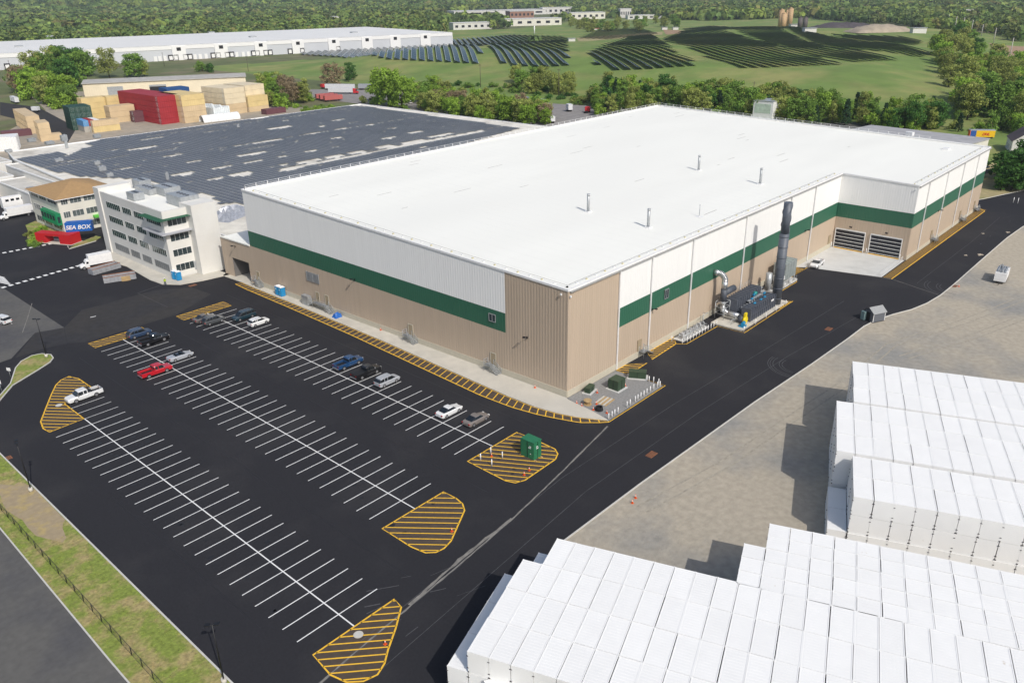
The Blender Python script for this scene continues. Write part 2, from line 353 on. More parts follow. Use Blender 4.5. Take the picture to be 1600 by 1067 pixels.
hatch([(81.5,-.3),(83.5,-2.4),(90.5,-2.5),(90.6,-.3)],h2+8,.8)
BR.poly([(44.9,-9.6),(44.9,-9.0),(62,-9.0),(62,-9.4)],.004); BR.poly([(67,-4.8),(80.5,-4.8),(83.3,-2.3),(81,-1),(68,-1)],.004)
rz=[(96.2,-19.0),(179.5,-19.0),(179.5,-21.2),(176,-21.3),(96.2,-21.0)]
MB_r=MB(); MB_r.poly(rz,.004); struct('brown_sealed_strip',MB_r,brown_b)
for k in range(86):
    x=96.6+k*.95; YB.line((x,-19.1),(x+1.2,-21.0),.1,.012)
YB.line((96.2,-21.05),(177,-21.3),.2,.014); YB.line((177,-21.3),(179.6,-19.2),.2,.014)
YB.line((112.4,-1.2),(112.4,-18.0),.16,.014)
struct('yellow_hatching',YB,yel_p); struct('brown_hatch_ground',BR,brown_a)
# dusty seams, tyre scuffs
dust=mat('dust on asphalt',(.21,.20,.18),.95,var=.35,scale=1.2,det=7)
dust2=mat('faint dust',(.075,.073,.075),.95,var=.35,scale=1.,det=7)
mb=MB()
def wob(P,w0,w1,z,mi,amp=.12):
    Q=alng(P,int(sum(math.dist(a,b) for a,b in zip(P[:-1],P[1:]))/1.1)+2)
    Lp=[];Rp=[]
    for i,p in enumerate(Q):
        a=Q[max(0,i-1)];b=Q[min(len(Q)-1,i+1)]; d=Vector((b[0]-a[0],b[1]-a[1])).normalized(); q=Vector((-d.y,d.x)); wl=random.uniform(w0,w1); wr=random.uniform(w0,w1)
        Lp.append((p[0]+q.x*wl,p[1]+q.y*wl,z));Rp.append((p[0]-q.x*wr,p[1]-q.y*wr,z))
    n=len(Q); mb.add(Lp+Rp,[(i,i+1,n+i+1,n+i) for i in range(n-1)],mi)
seam=[(-3.4,-10.9),(-10,-12.1),(-20,-13.9),(-31.4,-15.7),(-42,-16.9),(-51.0,-17.8),(-60,-18.7),(-70,-20)]
wob(seam,.06,.22,.005,1); wob(seam[:1]+seam[1:],.04,.16,.007,0)
wob([G(800,810),G(720,872),G(640,945)],.08,.30,.009,0)
wob([(92.5,-3),(96.3,-21),(92,-32.6)],.03,.09,.007,0)
wob([G(215,458),G(256,444)],.05,.12,.009,1); wob([G(215,458),G(262,480)],.03,.07,.009,1); wob([G(50,474),G(42,500),G(35,520)],.04,.09,.012,0); wob([G(990,408),G(1010,407)],.1,.2,.009,1)
def arc(cx,cy,r,a0,a1,w,z=.009):
    P=[(cx+r*math.cos(R(a0+(a1-a0)*i/16)),cy+r*math.sin(R(a0+(a1-a0)*i/16))) for i in range(17)]; mb.ribbon(P,w,z,z+.001,2)
c=G(1245,575)
for r in (3.0,3.5,4.6,5.1,5.5): arc(c[0]+1,c[1],r,60+r*4,175+r*3,.10)
c=G(1480,452)
for r in (4,4.7,6.5,7.2): arc(c[0]+2,c[1]-2,r,80,185,.10)
for _ in range(22):
    u,v=random.choice([(random.uniform(1440,1595),random.uniform(335,410)),(random.uniform(560,720),random.uniform(870,1060))]); x,y=G(u,v)
    if -33<y<-18 or x<-20:
        a=random.uniform(-.6,.3); l=random.uniform(.5,4); mb.line((x,y),(x+l*math.cos(a),y+l*math.sin(a)),random.uniform(.04,.16),.009,2)
c=G(1536,400); 
for (u,v,s) in ((1532,398,1.0),(1509,399,.6),(1536,365,.6),(1575,363,.8)):
    c=G(u,v); mb.poly([(c[0]+s*math.cos(t)*(1+.4*math.sin(3*t+u)),c[1]+s*.6*math.sin(t)*(1+.3*math.cos(4*t))) for t in [k*.45 for k in range(14)]],.011,3)
for _ in range(150):
    xc=random.choice((-38.3,-19.75,-57.25)); x=xc+random.choice((-1,1))*random.uniform(1.5,4.6); y=random.uniform(-10,80 if xc>-50 else 52); s=random.uniform(.12,.42)
    mb.poly([(x+s*math.cos(t)*(1+.3*math.sin(2*t+x)),y+s*.8*math.sin(t)) for t in [k*.63 for k in range(10)]],.0055,4)
for y0 in (-15.6,-20.2):
    wob([(-60,y0-2.4),(-20,y0+1.0),(10,y0+.6),(40,y0-1.0),(75,y0-4.2 if y0<-18 else y0-2.5)],.02,.05,.0055,2)
wob([(97,-26.5),(140,-27),(172,-26.5)],.02,.05,.0055,2); wob([(-64,30),(-64.2,-8)],.02,.04,.0055,4); wob([(-47.8,82),(-47.9,-14)],.02,.05,.0055,4); wob([(-29.0,84),(-29.1,-9)],.02,.05,.0055,4); wob([(-10.8,92),(-11.2,-6)],.02,.05,.0055,4)
for a_,b_ in ((G(1010,800),G(1240,660)),(G(1240,660),G(1400,540)),(G(1400,540),G(1600,470)),(G(1420,560),G(1600,500))):
    for off in (0,1.7):
        wob([(a_[0],a_[1]+off),((a_[0]+b_[0])/2,(a_[1]+b_[1])/2+off-.8),(b_[0],b_[1]+off)],.10,.2,.009,5)
struct('dust_and_scuffs',mb,[dust,dust2,mat('tyre marks',(.075,.075,.08),.9,var=.3,scale=2),soil,mat('oil marks',(.016,.016,.018),.6,var=.2),mat('wheel tracks',(.34,.31,.25),.95,var=.25,scale=1.5)])
# drains and manholes
for i,(u,v,lab) in enumerate([(1018,710,'rusty drain grate in the roadway by the gravel edge'),(1295,514,'rusty drain grate in the road near the small grey shed'),(301,446,'rusty drain cover near the blue toilets by the office'),(8,717,'rusty drain at the kerb on the left edge'),(1491,447,'rusty drain by the kerb near the white trailer')]):
    x,y=G(u,v); mb=MB(); mb.box(-.9,.9,-.55,.55,.0,.02,0)
    for k in range(7): mb.box(-.8+k*.24,-.72+k*.24,-.45,.45,.02,.03,1)
    o=mb.build('drain_grate',[plain('rust',(.28,.11,.05),.9,var=.3),black],loc=(x,y,.004)); tag(o,lab,'drain','rusty drain grates set in the asphalt')
for (u,v,lab) in [(560,991,'pale round manhole cover in the lowest yellow hatched corner'),(92,633,'pale round manhole cover beside the white pickup')]:
    x,y=G(u,v); mb=MB(); mb.tube((0,0,0),(0,0,.03),.55,20,0); mb.tube((0,0,.03),(0,0,.035),.4,20,1)
    o=mb.build('manhole_cover',[conc,kerbm],loc=(x,y,.004)); tag(o,lab,'manhole','round manhole covers')
# ================================================================= BUILDINGS
def corr(mb,p0,p1,z0,z1a,z1b,pitch=.6,d=.025,mi=0,z0b=None,t0=0.,t1=1.):
    """ribbed metal siding between two plan points; outward is to the right of p0->p1"""
    p0=Vector(p0);p1=Vector(p1);L=(p1-p0).length;dr=(p1-p0)/L;out=Vector((dr.y,-dr.x)); z0b=z0 if z0b is None else z0b
    pts=[(0,0)];n=max(1,int(L/pitch));pp=L/n
    for i in range(n):
        s=i*pp; pts+=[(s+.30*pp,0),(s+.42*pp,d),(s+.82*pp,d),(s+.94*pp,0)]
    pts.append((L,0)); k=len(pts); lo=[];hi=[]
    for s,o in pts:
        q=p0+dr*s+out*o; t=s/L; lo.append((q.x,q.y,z0+(z0b-z0)*t)); hi.append((q.x,q.y,z1a+(z1b-z1a)*t))
    mb.add(lo+hi,[(i,i+1,k+i+1,k+i) for i in range(k-1)],mi)
def beam(mb,p,q,w,h,mi=0):
    p=Vector(p);q=Vector(q);d=Vector((q.x-p.x,q.y-p.y,0)).normalized();o=Vector((-d.y,d.x,0))*w/2;u=Vector((0,0,h))
    mb.add([p-o,p+o,q+o,q-o,p-o+u,p+o+u,q+o+u,q-o+u],[(0,1,2,3),(7,6,5,4),(0,4,5,1),(1,5,6,2),(2,6,7,3),(3,7,4,0)],mi)
WH=thing('warehouse','huge new warehouse with white roof, green band and tan ribbed walls','building')
FLc=(-2.6,92.8); LT,L1,L2=23.02,13.34,9.66; RT,R1,R2=19.5,11.88,8.2
fy=lambda y:(-.028*y,y)
def zt(y,a,b): return a+(b-a)*y/92.8
YA_=13.6
mb=MB(); corr(mb,fy(92.8),fy(YA_),1.25,L2,zt(YA_,R2,L2)); corr(mb,fy(YA_),(0,0),1.25,zt(YA_,RT,LT),RT)
for a,b in (((-2.65,94.6),fy(92.8)),((-2.98,105.8),(-2.82,101.6))): corr(mb,a,b,.0,9.7,9.68)
corr(mb,(-2.82,101.6),(-2.65,94.6),5.06,9.75,9.7)
corr(mb,(0,0),(14.2,0),1.25,RT,RT); corr(mb,(14.2,0),(112.9,0),1.25,R2,R2)
corr(mb,(112.9,0),(112.9,-.6),.1,R2,R2);corr(mb,(112.9,-8.2),(112.9,-9.6),.1,R2,R2);corr(mb,(112.9,-17.3),(112.9,-18.86),.1,R2,R2);
corr(mb,(112.9,-.6),(112.9,-8.2),5.1,R2,R2);corr(mb,(112.9,-9.6),(112.9,-17.3),5.1,R2,R2)
corr(mb,(112.9,-18.86),(178,-18.86),1.0,R2,R2); mb.build('tan_wall',tan,WH)
mb=MB(); corr(mb,fy(92.8),fy(YA_),L2,L1,zt(YA_,R1,L1),z0b=zt(YA_,R2,L2)); corr(mb,(14.2,0),(112.9,0),R2,R1,R1); corr(mb,(112.9,0),(112.9,-18.86),R2,R1,R1); corr(mb,(112.9,-18.86),(178,-18.86),R2,R1,R1); mb.build('green_band',gsid,WH)
mb=MB(); corr(mb,fy(92.8),fy(YA_),L1,LT,zt(YA_,RT,LT),z0b=zt(YA_,R1,L1)); corr(mb,(14.2,0),(112.9,0),R1,RT,RT); corr(mb,(112.9,0),(112.9,-18.86),R1,RT,18.9); corr(mb,(112.9,-18.86),(178,-18.86),R1,18.9,18.9); 
corr(mb,(178,-18.86),(173.2,93.6),0,18.9,23.05,pitch=3);corr(mb,(173.2,93.6),FLc,0,23.05,LT,pitch=3); mb.build('white_wall',wsid,WH)
mb=MB(); beam(mb,(-.02,0,0),(-2.58,92.8,0),.22,1.25); beam(mb,(0,.02,0),(112.8,.02,0),.22,1.25); beam(mb,(112.9,-18.84,0),(178,-18.84,0),.22,1.0); mb.build('knee_wall',knee,WH)
mb=MB(); e=.35
mb.add([(0,0,RT-e),(177.2,0,RT-e),(173.2,93.6,23.05-e),(-2.6,92.8,LT-e)],[(0,1,2,3)]); mb.add([(112.9,-18.86,18.9-e),(178,-18.86,18.9-e),(177.2,0,RT-e),(112.9,0,RT-e)],[(0,1,2,3)]); mb.build('roof',roofw,WH)
mb=MB(); cz=-.12
def rim(P):
    for a,b in zip(P[:-1],P[1:]): beam(mb,(a[0],a[1],a[2]-.3),(b[0],b[1],b[2]-.3),.30,.36)
rim([(-2.6,92.8,LT),(0,0,RT),(112.9,0,RT),(112.9,-18.86,18.9),(178,-18.86,18.9),(173.2,93.6,23.05),(-2.6,92.8,LT)]); mb.build('roof_coping',whitem,WH)
mb=MB(); 
for a,b in (((.2,-.28,RT-.5),(112.6,-.28,RT-.5)),((112.9,-19.14,18.4),(178.2,-19.14,18.4))): beam(mb,a,b,.3,.22)
mb.build('gutter',mat('gutter grey',(.35,.35,.34),.6),WH)
for x,y,z in [(14.2,0,RT),(24.5,0,RT),(39,0,RT),(61,0,RT),(83,0,RT),(96.8,0,RT),(121,-18.86,18.9),(136.4,-18.86,18.9),(151.6,-18.86,18.9),(166,-18.86,18.9)]:
    mb=MB(); mb.box(x-.11,x+.11,y-.34,y-.12,.2,z-.45); mb.box(x-.16,x+.16,y-.38,y-.10,z-.9,z-.45); mb.build('downpipe',whitem,WH)
def railing(P,sp,h,name,m):
    mb=MB(); 
    for a,b in zip(P[:-1],P[1:]):
        L=math.dist(a,b); n=max(1,int(L/sp))
        for k in range(n+1):
            t=k/n; p=[a[i]+(b[i]-a[i])*t for i in range(3)]; mb.box(p[0]-.05,p[0]+.05,p[1]-.05,p[1]+.05,p[2]-.05,p[2]+h)
        for hh in (h,h*.5): beam(mb,(a[0],a[1],a[2]+hh-.05),(b[0],b[1],b[2]+hh-.05),.045,.045)
    mb.build(name,m,WH)
railing([(-2.3,91.6,LT-.1),(-2.0,92.4,LT),(172.8,93.2,23.05),(177.2,-2,19.4)],3.0,.9,'guard_rail',whitem)
mb=MB()
def warn(a,b,sp=2.6):
    L=math.dist(a,b);n=int(L/sp)
    for k in range(n+1):
        t=k/n;p=[a[i]+(b[i]-a[i])*t for i in range(3)]; mb.box(p[0]-.14,p[0]+.14,p[1]-.14,p[1]+.14,p[2]-.3,p[2]-.1,1 if k%2 else 0)
    mb.tube((a[0],a[1],a[2]+.1),(b[0],b[1],b[2]+.1),.03,5,2)
warn((-1.0,90.5,zt(90.5,RT,LT)),(1.4,1.4,RT)); warn((1.4,1.4,RT),(111.5,1.4,RT)); warn((114.5,-17.2,19),(176,-17.2,19)); mb.build('roof_edge_line',[plain('faded yellow',(.62,.56,.35),.8),whitem,mat('line grey',(.3,.3,.28),.8)],WH)
for i,(u,v) in enumerate([(919,331),(1013,351),(1091.5,267),(1188,284),(1093,333)]):
    x,y=G(u,v,20.2); z=zt(y,RT,LT)-.35; h=3.9 if i<4 else 2.6; r=.30 if i<4 else .07; mb=MB(); mb.tube((0,0,0),(0,0,h),r,12,0); mb.tube((0,0,h*.9),(0,0,h+.03),r*1.12,12,0)
    mb.tube((0,0,h*.45),(0,0,h*.47),r*1.08,12,0); mb.box(-r*1.9,r*1.9,-r*1.9,r*1.9,0,.25,1); mb.box(-.7,.7,-.7,.7,.0,.03,1)
    mb.build('vent_pipe',[galv,whitem],WH,loc=(x,y,z))
x,y=G(1478,233,19); mb=MB(); mb.box(-1.2,1.2,-.9,.9,0,.6); mb.build('roof_hatch',whitem,WH,loc=(x,y,18.7))
rd=random.Random(3); mb=MB()
for _ in range(26):   # seams and scuffs of the membrane are real thin laps
    x=rd.uniform(6,168);y=rd.uniform(4,88); l=rd.uniform(1.5,6); mb.add([(x,y,zt(y,RT,LT)-.345),(x+l,y,zt(y,RT,LT)-.345),(x+l,y+.18,zt(y+.18,RT,LT)-.343),(x,y+.18,zt(y+.18,RT,LT)-.343)],[(0,1,2,3)])
o=mb.build('roof_stains',mat('membrane scuff',(.40,.38,.34),.9,var=.4,scale=2),WH); o['kind']='stuff'
mb=MB()
for k in range(1,58):
    x=k*3.05; y0=1.6
    mb.add([(x,y0,zt(y0,RT,LT)-.343),(x+.07,y0,zt(y0,RT,LT)-.343),(x+.07-2,91,zt(91,RT,LT)-.343),(x-2,91,zt(91,RT,LT)-.343)],[(0,1,2,3)])
mb.build('roof_laps',mat('membrane lap',(.78,.78,.73),.8),WH)
# annex low roof + garage recess
mb=MB(); mb.add([(-2.9,105.7,9.5),(-2.6,93,9.5),(30,93.4,9.5),(30,106,9.5)],[(0,1,2,3)]); beam(mb,(-2.95,105.8,9.5),(-2.6,92.9,9.5),.35,.3); mb.build('annex_roof',roofw,WH)
mb=MB(); mb.add([(-2.7,94.6,.16),(-2.82,101.6,.16),(6,101.6,.16),(6,94.6,.16)],[(0,3,2,1)],1); mb.add([(6,94.6,.1),(6,101.6,.1),(6,101.6,5.1),(6,94.6,5.1)],[(0,1,2,3)]); mb.add([(-2.6,94.6,.1),(6,94.6,.1),(6,94.6,5.1),(-2.6,94.6,5.1)],[(0,1,2,3)]); mb.add([(-2.8,101.6,.1),(6,101.6,.1),(6,101.6,5.1),(-2.8,101.6,5.1)],[(0,1,2,3)]); mb.add([(-2.7,94.6,5.08),(6,94.6,5.08),(6,101.6,5.08),(-2.8,101.6,5.08)],[(0,1,2,3)])
mb.box(3.6,5.2,97,98.6,.1,2.6,2); mb.box(3.6,4.8,98.8,99.6,.1,1.6,3); mb.build('garage_opening',[mat('garage interior',(.14,.135,.13),.9),conc,dgrey,bluem],WH)
dark=plain('dark door glass',(.02,.022,.03),.25,var=.4,scale=.5)
for y0,y1 in ((-.6,-8.2),(-9.6,-17.3)):
    mb=MB(); mb.box(112.78,112.9,y1,y0,.1,5.1); d=mb.build('dock_door',dark,WH)
    mb=MB(); 
    for k in range(6): z=.35+k*.92; mb.box(112.68,112.77,y1+.1,y0-.1,z,z+.09)
    for y in (y0,y1,): mb.box(112.62,112.82,y-.08,y+.08,.0,5.2)
    mb.box(112.62,112.82,y1,y0,5.1,5.28); mb.build('door_rails',whitem,d)
    mb=MB(); mb.box(112.62,112.80,y1,y0,.0,.12); mb.build('door_sill',yel_p,d)
    for y in (y0+.25,y1-.25):
        pass
def frontpart(name,y0,y1,z0,z1,mats,f):
    M=Matrix.Rotation(math.atan(.028),4,'Z'); mb=MB(); f(mb); o=mb.build(name,mats,WH,loc=(-.028*(y0+y1)/2-.08,(y0+y1)/2,z0),rot=math.atan(.028)); return o
doorm=plain('door tan',(.36,.29,.19),.6)
for y in (91.0,68.2,64.9,38.4,16.6):
    o=frontpart('door',y-.55,y+.55,1.35,3.6,[doorm,knee],lambda mb:(mb.box(-.06,.02,-.55,.55,0,2.25,0),mb.box(-.09,.0,-.68,-.56,0,2.4,1),mb.box(-.09,.0,.56,.68,0,2.4,1),mb.box(-.09,.0,-.56,.56,2.26,2.4,1)))
    MB().box(-.13,-.065,-.45,-.32,1.0,1.12).build('handle',black,o)
frontpart('louvre',67,71.3,5.8,8.0,[galv],lambda mb:[mb.box(-.10,-.02,-2.15,2.15,k*.18,k*.18+.12) for k in range(12)]+[mb.box(-.14,-.0,a,a+.1,-.05,2.2) for a in (-2.2,-.05,2.1)])
def lampf(mb):
    mb.box(-.12,0,-.12,.12,-.2,.2,1); mb.tube((0,0,0),(-.75,0,.35),.04,6,1); mb.box(-1.15,-.65,-.22,.22,.25,.40,1); mb.box(-1.1,-.7,-.18,.18,.22,.249,0)
for y,z in ((99.3,8.3),(54.6,9.5),(8.6,8.9)): frontpart('wall_lamp',y,y,z,z,[whitem,black],lampf)
def sidelamp(x,y,z): mb=MB(); lampf(mb); mb.build('wall_lamp',[whitem,black],WH,loc=(x,y-.08,z),rot=R(90))
for x,y,z in ((25.3,0,8.5),(93.5,0,8.6),(134,-18.86,8.4)): sidelamp(x,y,z)
for y in (-4.4,-13.4): mb=MB(); lampf(mb); mb.build('wall_lamp',[whitem,black],WH,loc=(112.85,y,6.0))
for y in (-3,-12): pass
frontpart('window',15.8,17.4,9.8,11.3,[glassm,galv],lambda mb:(mb.box(-.05,.0,-.7,.7,.1,1.4,0),mb.box(-.1,0,-.8,-.7,0,1.5,1),mb.box(-.1,0,.7,.8,0,1.5,1),mb.box(-.1,0,-.7,.7,0,.1,1),mb.box(-.1,0,-.7,.7,1.4,1.5,1),mb.box(-.1,0,-.04,.04,.1,1.4,1)))
mb=MB(); mb.box(29.4,30.9,-.14,-.06,9.4,11.1,0); 
for a in (29.4,30.1,30.8): mb.box(a,a+.1,-.2,-.06,9.35,11.15,1)
mb.box(29.4,30.9,-.2,-.06,9.3,9.4,1);mb.box(29.4,30.9,-.2,-.06,11.1,11.2,1); mb.build('window',[glassm,galv],WH)
for x,y in ((21.6,0),(110.5,0),(131.8,-18.86),(158.2,-18.86),(173,-18.86)):
    mb=MB(); mb.box(x-.5,x+.5,y-.14,y-.04,1.3,3.5); mb.box(x-.62,x-.5,y-.18,y-.04,1.3,3.6);mb.box(x+.5,x+.62,y-.18,y-.04,1.3,3.6); mb.box(x-.5,x+.5,y-.18,y-.04,3.5,3.6); mb.build('door',doorm,WH)
for p in ((.2,-.3,18.2),(-.4,1.2,18.4),(112.7,-18.2,17.6)): MB().box(-.12,.12,-.12,.12,0,.3).build('camera_unit',whitem,WH,loc=p)
mb=MB()
for y in (.3,-.3): pass
# ---- stairs (axis: steps run along local +x, wall at local +y side)
def stairmesh(double=False):
    mb=MB(); H=1.3; n=6; L=.30
    w=1.15; pl=1.5 if not double else 4.6
    mb.box(-pl/2,pl/2,-w,0,H-.08,H,0)
    for s in ((1,),(1,-1))[1 if double else 0]:
        for k in range(n): x=s*(pl/2+L*(k+.5)); z=H-(k+1)*H/(n+1); mb.box(x-.16,x+.16,-w,0,z-.04,z,0)
        for y in (-w,-.03):
            a=Vector((s*pl/2,y,H)); b=Vector((s*(pl/2+L*n),y,0.02)); mb.tube(a,b,.06,4,0)
            mb.tube(a+Vector((0,0,1.0)),b+Vector((0,0,1.0)),.035,5,0); mb.tube(a+Vector((0,0,.5)),b+Vector((0,0,.5)),.025,5,0)
            for t in (0,.5,1): p=a.lerp(b,t); mb.tube(p,p+Vector((0,0,1.0)),.03,5,0)
    for x in (-pl/2,pl/2):
        for y in (-w+.03,-.06): mb.tube((x,y,0),(x,y,H+1.0),.045,5,0)
    for hh in (.5,1.0): mb.tube((-pl/2,-w,H+hh),(pl/2,-w,H+hh),.035,5,0)
    if not double:
        for hh in (.5,1.0): mb.tube((-pl/2,-w,H+hh),(-pl/2,0,H+hh),.035,5,0)
    for k in range(int(pl/.18)): x=-pl/2+.09+k*.18; mb.box(x-.02,x+.02,-w,0,H,H+.015,1)
    return mb
grp='galvanised door stairs along the warehouse walls'
first=stairmesh().build('metal_stairs',[galv,dgrey],loc=(-.55,17.2,.15),rot=R(-90)); tag(first,'grey metal door stairs nearest the corner on the front pavement','stairs',grp)
for p,rot,lab in (((-1.15,39.0,.15),-90,'grey metal door stairs alone at the middle of the front pavement'),((-2.65,91.6,.15),-90,'grey metal door stairs right beside the open garage door'),((22.2,-.12,.02),0,'metal door stairs next to the gravel pad on the road side'),((132.4,-19.0,.02),0,'metal door stairs nearest the dock on the far brown strip'),((158.8,-19,.02),0,'metal door stairs halfway along the far brown strip'),((173.5,-19,.02),0,'metal door stairs at the very end of the warehouse')):
    c=first.copy(); COL.objects.link(c); c.location=p; c.rotation_euler=(0,0,R(rot)); c['label']=lab
o=stairmesh(True).build('metal_stairs',[galv,dgrey],loc=(-2.0,66.6,.15),rot=R(-90)); tag(o,'wide two-sided metal stairs serving two doors on the front pavement','stairs',grp)
mb=MB(); mb.box(-1.2,1.2,-1.0,.0,0,2.1); mb.box(-1.25,1.25,-1.05,.0,2.1,2.2); o=mb.build('metal_cabinet',galv,loc=(-2.2,71.6,.15),rot=R(-90)); tag(o,'grey metal cabinet beside the wide two-sided stairs','cabinet')
# ---- windows helper
def win(parent,ax,c,a0,a1,z0,z1,n=4,out=-1,fm=None,gm=None,name='window'):
    """window in a wall on plane x=c (ax 0) or y=c (ax 1); out is the outward sign"""
    f=MB();g=MB(); t=.05
    def bx(mb,a,b,za,zb,d0,d1):
        lo,hi=sorted((c+out*d0,c+out*d1))
        if ax==0: mb.box(lo,hi,a,b,za,zb)
        else: mb.box(a,b,lo,hi,za,zb)
    bx(f,a0,a0+t,z0,z1,.0,.05);bx(f,a1-t,a1,z0,z1,.0,.05);bx(f,a0+t,a1-t,z0,z0+t,.0,.06);bx(f,a0+t,a1-t,z1-t,z1,.0,.05)
    for k in range(1,n): a=a0+(a1-a0)*k/n; bx(f,a-.03,a+.03,z0+t,z1-t,.0,.04)
    bx(g,a0+t,a1-t,z0+t,z1-t,.0,.03)
    o=f.build(name,fm or whitem,parent); g.build('pane',gm or glassm,o); return o
# ---- white office block
OF=thing('office_building','four storey white office block with ribbon windows and plain stair tower','building',(-6.5,129,0))
def loc(o,x=6.5,y=-129): return o
def part(mb,name,m): o=mb.build(name,m,OF); o.location=(6.5,-129,0); return o
mb=MB(); mb.box(-13.4,0.5,112,149,0,15.9); mb.box(-13.4,-13.0,112,147.4,15.9,16.8); mb.box(-13.0,-7.3,112,112.4,15.9,16.8); mb.box(.1,.5,115,149,15.9,16.7); part(mb,'wall',offw)
mb=MB(); mb.box(-13.7,-5,146.4,149.6,0,17.6); part(mb,'end_pier',offw)
mb=MB(); mb.box(-7.3,-.9,109.3,115.2,0,17.5)
for k in range(1,7): mb.box(-7.33,-.87,109.27,109.3,k*2.5,k*2.5+.04)
part(mb,'stair_tower',offw)
mb=MB(); mb.box(-13,.1,112.4,146.4,15.9,16.0); part(mb,'roof',roofw)
yr=[(135.3,143.6,7),(129,134.1,5),(122.5,127.6,5),(113.3,120.9,7)]
for fl,(z0,z1) in enumerate([(1.6,3.4),(5.4,7.15),(9.2,10.9),(12.95,14.65)]):
    for a,b,n in yr:
        o=win(OF,0,-13.4,a,b,z0,z1,n,-1,fm=galv if fl==0 else whitem,gm=mat('screened window',(.2,.21,.21),.6,var=.2) if fl==0 else plain('green tinted glass',(.018,.06,.05),.12,var=.4,scale=.8,spec=.8)); o.location=(6.5,-129,0)
    o=win(OF,1,112,-12.4,-7.7,z0,z1,4,-1); o.location=(6.5,-129,0)
MBd=MB(); MBd.box(-7.7,-7.35,111.85,112,1.0,3.2); part(MBd,'door',galv)
mb=MB(); 
for k in range(22): x=-15.4+k*.1; mb.box(-15.2+k*.08,-15.15+k*.08,110.2,121,14.95-.0,15.02)
mb.box(-15.3,-13.4,110.2,110.35,14.9,15.05); mb.box(-15.3,-15.15,110.2,121,14.9,15.05)
for k in range(12): mb.box(-15.3,-13.4,110.4+k*.9,110.46+k*.9,14.88,15.04)
for k in range(9): x=-13.4+k*.75; mb.box(x,x+.08,110.2,112,14.88,15.04)
for k in range(16): mb.box(-13.4,-6.7,110.3+k*.11,110.34+k*.11,14.95,15.02)
part(mb,'sunshade',greenm)
mb=MB(); mb.box(-14.9,-13.4,110.6,121,11.35,11.6); mb.box(-13.4,-7,110.6,112,11.35,11.6); part(mb,'canopy',mat('canopy grey',(.42,.43,.46),.6))
for i,(u,v,a,b,h) in enumerate([(213,312,2.0,1.4,2),(232,301,4.2,1.6,1.6),(262,303,3.2,2.2,2.2),(287,319,3.8,2.4,2.6),(223,294,2.2,1.6,2.4)]):
    x,y=G(u,v,16.0); mb=MB(); mb.box(-b,b,-a,a,.3,h,0); mb.box(-b+.1,b-.1,-a+.1,a-.1,0,.3,0)
    for k in range(4): mb.tube((0,-a+a*.4*(k+.7),h),(0,-a+a*.4*(k+.7),h+.12),.45,12,1)
    o=mb.build('rooftop_unit',[galv,dgrey],OF); o.location=(x+6.5,y-129,16)
# ---- older office with brown hip roof
SE=thing('office_building','three storey cream office with a brown hipped roof','building',(-6,187,0))
def ps(mb,name,m): o=mb.build(name,m,SE); o.location=(6,-187,0); return o
cream=mat('cream render',(.68,.66,.58),.8,var=.05,scale=.4)
mb=MB(); mb.box(-14.5,3,176,198,0,3.0); mb.box(-14.6,3.1,175.9,198.1,3.0,10.3); ps(mb,'wall',cream)
mb=MB(); e=.9; rz_=10.3
A_=[(-14.5-e,176-e,rz_),(3+e,176-e,rz_),(3+e,198+e,rz_),(-14.5-e,198+e,rz_)]; apx=[(-6.5,185.5,13.0),(-4.5,189.5,13.0)]
mb.add([*A_,*apx],[(0,1,4),(1,2,5,4),(2,3,5),(3,0,4,5),(3,2,1,0)],0); mb.box(-15.45,3.95,175.05,198.95,10.1,10.29,1); ps(mb,'roof',[mat('brown shingles',(.38,.24,.11),.9,var=.10,scale=1,det=6),whitem])
for z0,z1 in ((.9,2.7),(4.6,6.4),(8.5,10.0)):
    for a,b in ((190.8,196.4),(184.6,190),(177,183.4)):
        o=win(SE,0,-14.6 if z0>3 else -14.5,a,b,z0,z1,3,-1,gm=plain('grey glass',(.10,.12,.12),.15,var=.4,scale=.5)); o.location=(6,-187,0)
    for a,b in ((-13.7,-11.8),(-11.2,-8.0),(-7.3,-4.0)):
        o=win(SE,1,175.9 if z0>3 else 176,a,b,z0,z1,3,-1,gm=plain('grey glass',(.10,.12,.12),.15)); o.location=(6,-187,0)
mb=MB(); mb.box(-16,-14.62,175.6,187.2,2.9,6.3,0)
for k in range(38): mb.box(-16.05,-16.0,175.7+k*.3,175.85+k*.3,3.1,6.1,0)
for k in range(5): mb.box(-16.08,-16.02,176.8+k*2.1,178.2+k*2.1,4.2,5.6,1)
mb.box(-15.7,-15.0,175.55,175.6,3.6,5.4,1)
ps(mb,'container_bay',[plain('bay green',(.01,.22,.09),.5),glassm])
mb=MB(); mb.box(-5.8,-3.4,174.4,176,3.3,4.0); ps(mb,'entrance_canopy',plain('lime green',(.12,.55,.06),.5))
